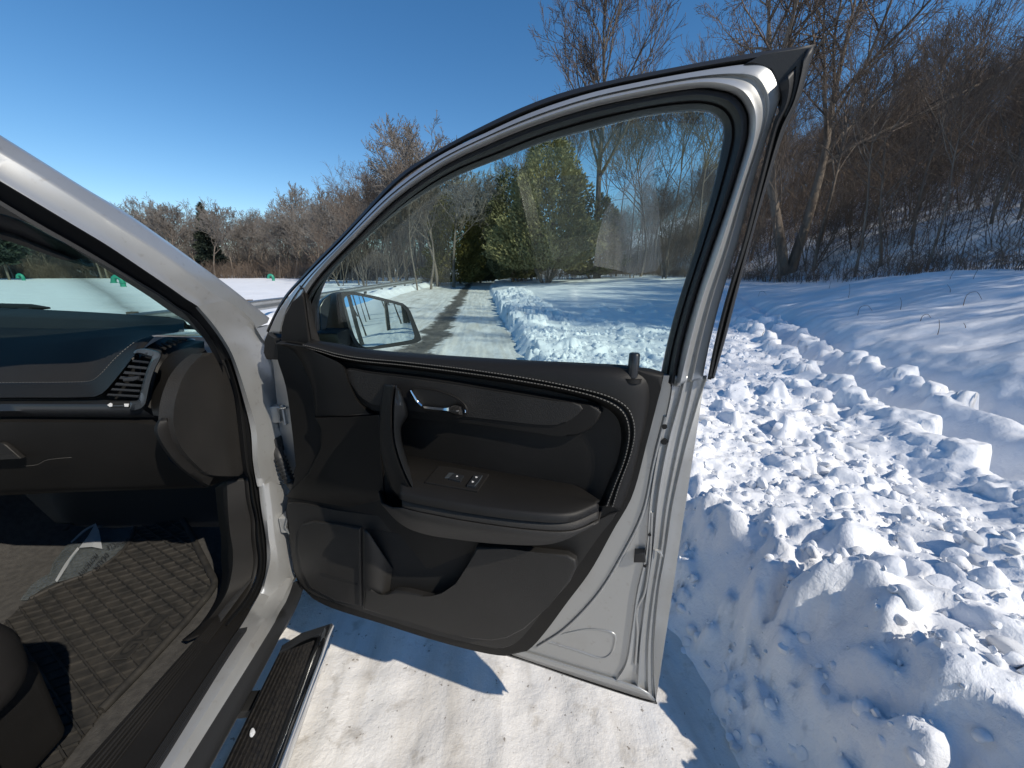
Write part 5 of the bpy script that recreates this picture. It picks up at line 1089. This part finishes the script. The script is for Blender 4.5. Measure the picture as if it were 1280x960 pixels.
# raised ribs of the grid, clipped to the outline
poly = np.array([(p[0], p[1]) for p in mo3])
def inside(P):
    x, y = P; c = False; j = len(poly)-1
    for i in range(len(poly)):
        if (poly[i, 1] > y) != (poly[j, 1] > y) and x < (poly[j, 0]-poly[i, 0])*(y-poly[i, 1])/(poly[j, 1]-poly[i, 1]) + poly[i, 0]: c = not c
        j = i
    return c
def z2(u, v): return hZ(u, v, ZM)[:2]
dA = z2(198.6, 738) - z2(148, 696); dA /= np.linalg.norm(dA); dB = z2(102, 771) - z2(55, 785); dB /= np.linalg.norm(dB)
lg = [z2(*p) for p in TR(120, 740, 10.667, [(790,325),(980,335),(430,900),(165,925)])]; lgc = np.mean(lg, 0); la_ = np.array(lg)
def inlogo(p):
    s = 0
    for i in range(4):
        a, b2 = la_[i], la_[(i+1) % 4]; s += 1 if (b2[0]-a[0])*(p[1]-a[1]) - (b2[1]-a[1])*(p[0]-a[0]) > 0 else -1
    return abs(s) == 4
V = []; F = []
def ribs(d, sp, w, h):
    nrm2 = np.array((-d[1], d[0])); cc = poly.mean(0)
    for k in range(-40, 41):
        o2 = cc + nrm2*sp*k; run = None
        for t in np.arange(-1.2, 1.2, 0.006):
            p = o2 + d*t; ok = inside(p) and not inlogo(p)
            if ok and run is None: run = p
            if not ok and run is not None:
                seg(run, p, w, h); run = None
def seg(a, b2, w, h):
    d = b2 - a; l = np.linalg.norm(d)
    if l < 0.01: return
    n_ = np.array((-d[1], d[0]))/l*w; k = len(V)
    for p in (a, b2):
        V.extend([(p[0]-n_[0], p[1]-n_[1], ZM-0.001), (p[0]-n_[0]*.5, p[1]-n_[1]*.5, ZM+h), (p[0]+n_[0]*.5, p[1]+n_[1]*.5, ZM+h), (p[0]+n_[0], p[1]+n_[1], ZM-0.001)])
    for j in range(3): F.append([k+j, k+j+1, k+5+j, k+4+j])
nA = np.array((-dA[1], dA[0])); spA = abs(np.dot(z2(102, 771) - z2(55, 785), nA))/2.05; nB = np.array((-dB[1], dB[0])); spB = abs(np.dot(z2(198.6, 738) - z2(148, 696), nB))/8.6
ribs(dA, max(spA, 0.02), 0.003, 0.007); ribs(dB, max(spB, 0.012), 0.0022, 0.005)
mesh('grid_ribs', V, F, rubm, mat_o, 30)
rimw = [hZ(u, v, ZM) for u, v in qf([(338,772),(440,668),(560,540),(650,440),(716,352),(700,310),(660,230),(625,160),(606,130)])]
tube('mat_rim', [p + np.array((0, 0, 0.004)) for p in rimw], 0.010, rubm, mat_o, 8, 60)
tube('mat_rim', [hZ(u, v, ZM+0.003) for u, v in qf([(450,158),(440,190),(415,228),(370,268),(300,310),(200,348),(100,396)])], 0.006, rubm, mat_o, 8, 40)
def textmesh(name, s, p0, ex, ey, size, mat, parent, ext=0.0006, lift=0.0):
    cu = bpy.data.curves.new(name, 'FONT'); cu.body = s; cu.size = 1.0; cu.extrude = 0.0; cu.resolution_u = 3
    t = bpy.data.objects.new('tmp', cu); col.objects.link(t); dg = bpy.context.evaluated_depsgraph_get(); me = bpy.data.meshes.new_from_object(t.evaluated_get(dg)); bpy.data.objects.remove(t)
    n_ = len(me.vertices); co = np.empty(n_*3); me.vertices.foreach_get('co', co); co = co.reshape(-1, 3)
    W = co[:, 0].max(); Hh = co[:, 1].max()
    P = np.array(p0) + np.outer(co[:, 0]/W, np.array(ex)) + np.outer(co[:, 1]/Hh, np.array(ey)) + np.array((0, 0, lift))
    F = [list(p.vertices) for p in me.polygons]
    return mesh(name, P, F, mat, parent, 0)
# moulded letters: a flat field with an outline and the raised letters
fieldp = [np.array((p[0], p[1], ZM + 0.003)) for p in lg]
plate('letter_field', fieldp, (0, 0, 1), 0.004, rubm, mat_o, 0.001)
for i in range(4): tube('letter_frame', [fieldp[i] + np.array((0, 0, 0.001)), fieldp[(i+1) % 4] + np.array((0, 0, 0.001))], 0.0025, rubm, mat_o, 6)
pA, pB, pC, pD = fieldp   # far-left, far-right, near-right, near-left
pd_ = pD + (pC-pD)*0.88 + (pA-pD)*0.05
lo_ = textmesh('letters', 'GMC', pD + (pC - pD)*0.80 + (pA - pD)*0.06, (pA - pD)*0.86, (pD - pC)*0.62, 1, M['dark'], mat_o, lift=0.0012)
# film
fo_ = TR(20, 620, 7.111, [(30,930),(70,880),(130,800),(220,730),(300,690),(330,600),(400,500),(480,410),(560,350),(620,295),(700,245),(860,300),(1050,270),(1020,370),(950,460),(880,540),(760,630),(620,700),(480,740),(350,775),(230,830),(100,925)])
fm = empty('plastic_film', tuple(hZ(100, 700, 0.474))); tag(fm, 'crumpled clear plastic film with dark print lying on the carpet beside the mat', 'plastic film')
rf_ = np.random.default_rng(3); bm = bmesh.new(); vs = [bm.verts.new(hZ(u, v, 0.482)) for u, v in fo_]; bm.faces.new(vs)
bmesh.ops.triangulate(bm, faces=bm.faces[:]); bmesh.ops.subdivide_edges(bm, edges=bm.edges[:], cuts=3, use_grid_fill=True)
for v in bm.verts: v.co.z += float(0.012*abs(fbm(np.array(v.co.x), np.array(v.co.y), 9, 2)))
fs = bmobj('film_sheet', bm, M['plastic_film'], fm, 20); fs.modifiers.new('solid', 'SOLIDIFY').thickness = 0.0006
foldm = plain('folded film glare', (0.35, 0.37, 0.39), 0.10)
def fold(pts, hs, name='film_fold'):
    l = [hZ(u, v, 0.484) for u, v in TR(20, 620, 7.111, pts)]; l2 = [p + np.array((0.004, -0.002, h)) for p, h in zip(l, hs)]; l3 = [p + np.array((0.012, -0.006, 0)) for p in l]
    loft(name, [l, l2, l3], foldm, fm, 20)
fold([(345,755),(440,610),(545,460)], (0.004, 0.008, 0.004)); fold([(480,412),(600,310),(695,250)], (0.003, 0.006, 0.003))
plate('film_fold', [hZ(u, v, 0.489) + np.array((0, 0, h)) for (u, v), h in zip(TR(20,620,7.111,[(560,460),(640,370),(715,265),(745,330),(768,470),(680,465)]), (0, 0.004, 0.012, 0.010, 0, 0.006))], (0.3, -0.4, 0.8), 0.0006, foldm, fm, 0, smooth=10)
def filmtext(s, a, b2, hpx):
    p0 = hZ(*TR(20, 620, 7.111, [a])[0], 0.496); p1 = hZ(*TR(20, 620, 7.111, [b2])[0], 0.496); q = hZ(*TR(20, 620, 7.111, [(a[0]+hpx[0], a[1]+hpx[1])])[0], 0.496)
    textmesh('film_print', s, p0, p1 - p0, q - p0, 1, M['print'], fm)
filmtext('PROTECTIVE', (705, 505), (548, 690), (30, 24)); filmtext('DEALER', (800, 500), (680, 640), (30, 24)); filmtext('VEHICLE', (975, 380), (800, 440), (14, 36))
# bit of ice on the running board
ic = bpy.data.objects.new('ice_bit', CH[2]); col.objects.link(ic); ic.location = hZ(316, 916, 0.434); ic.scale = (0.006, 0.010, 0.004); ic.rotation_euler = (0.2, 0.3, 0.5)
tag(ic, 'small white bit of ice on the black running board', 'ice')
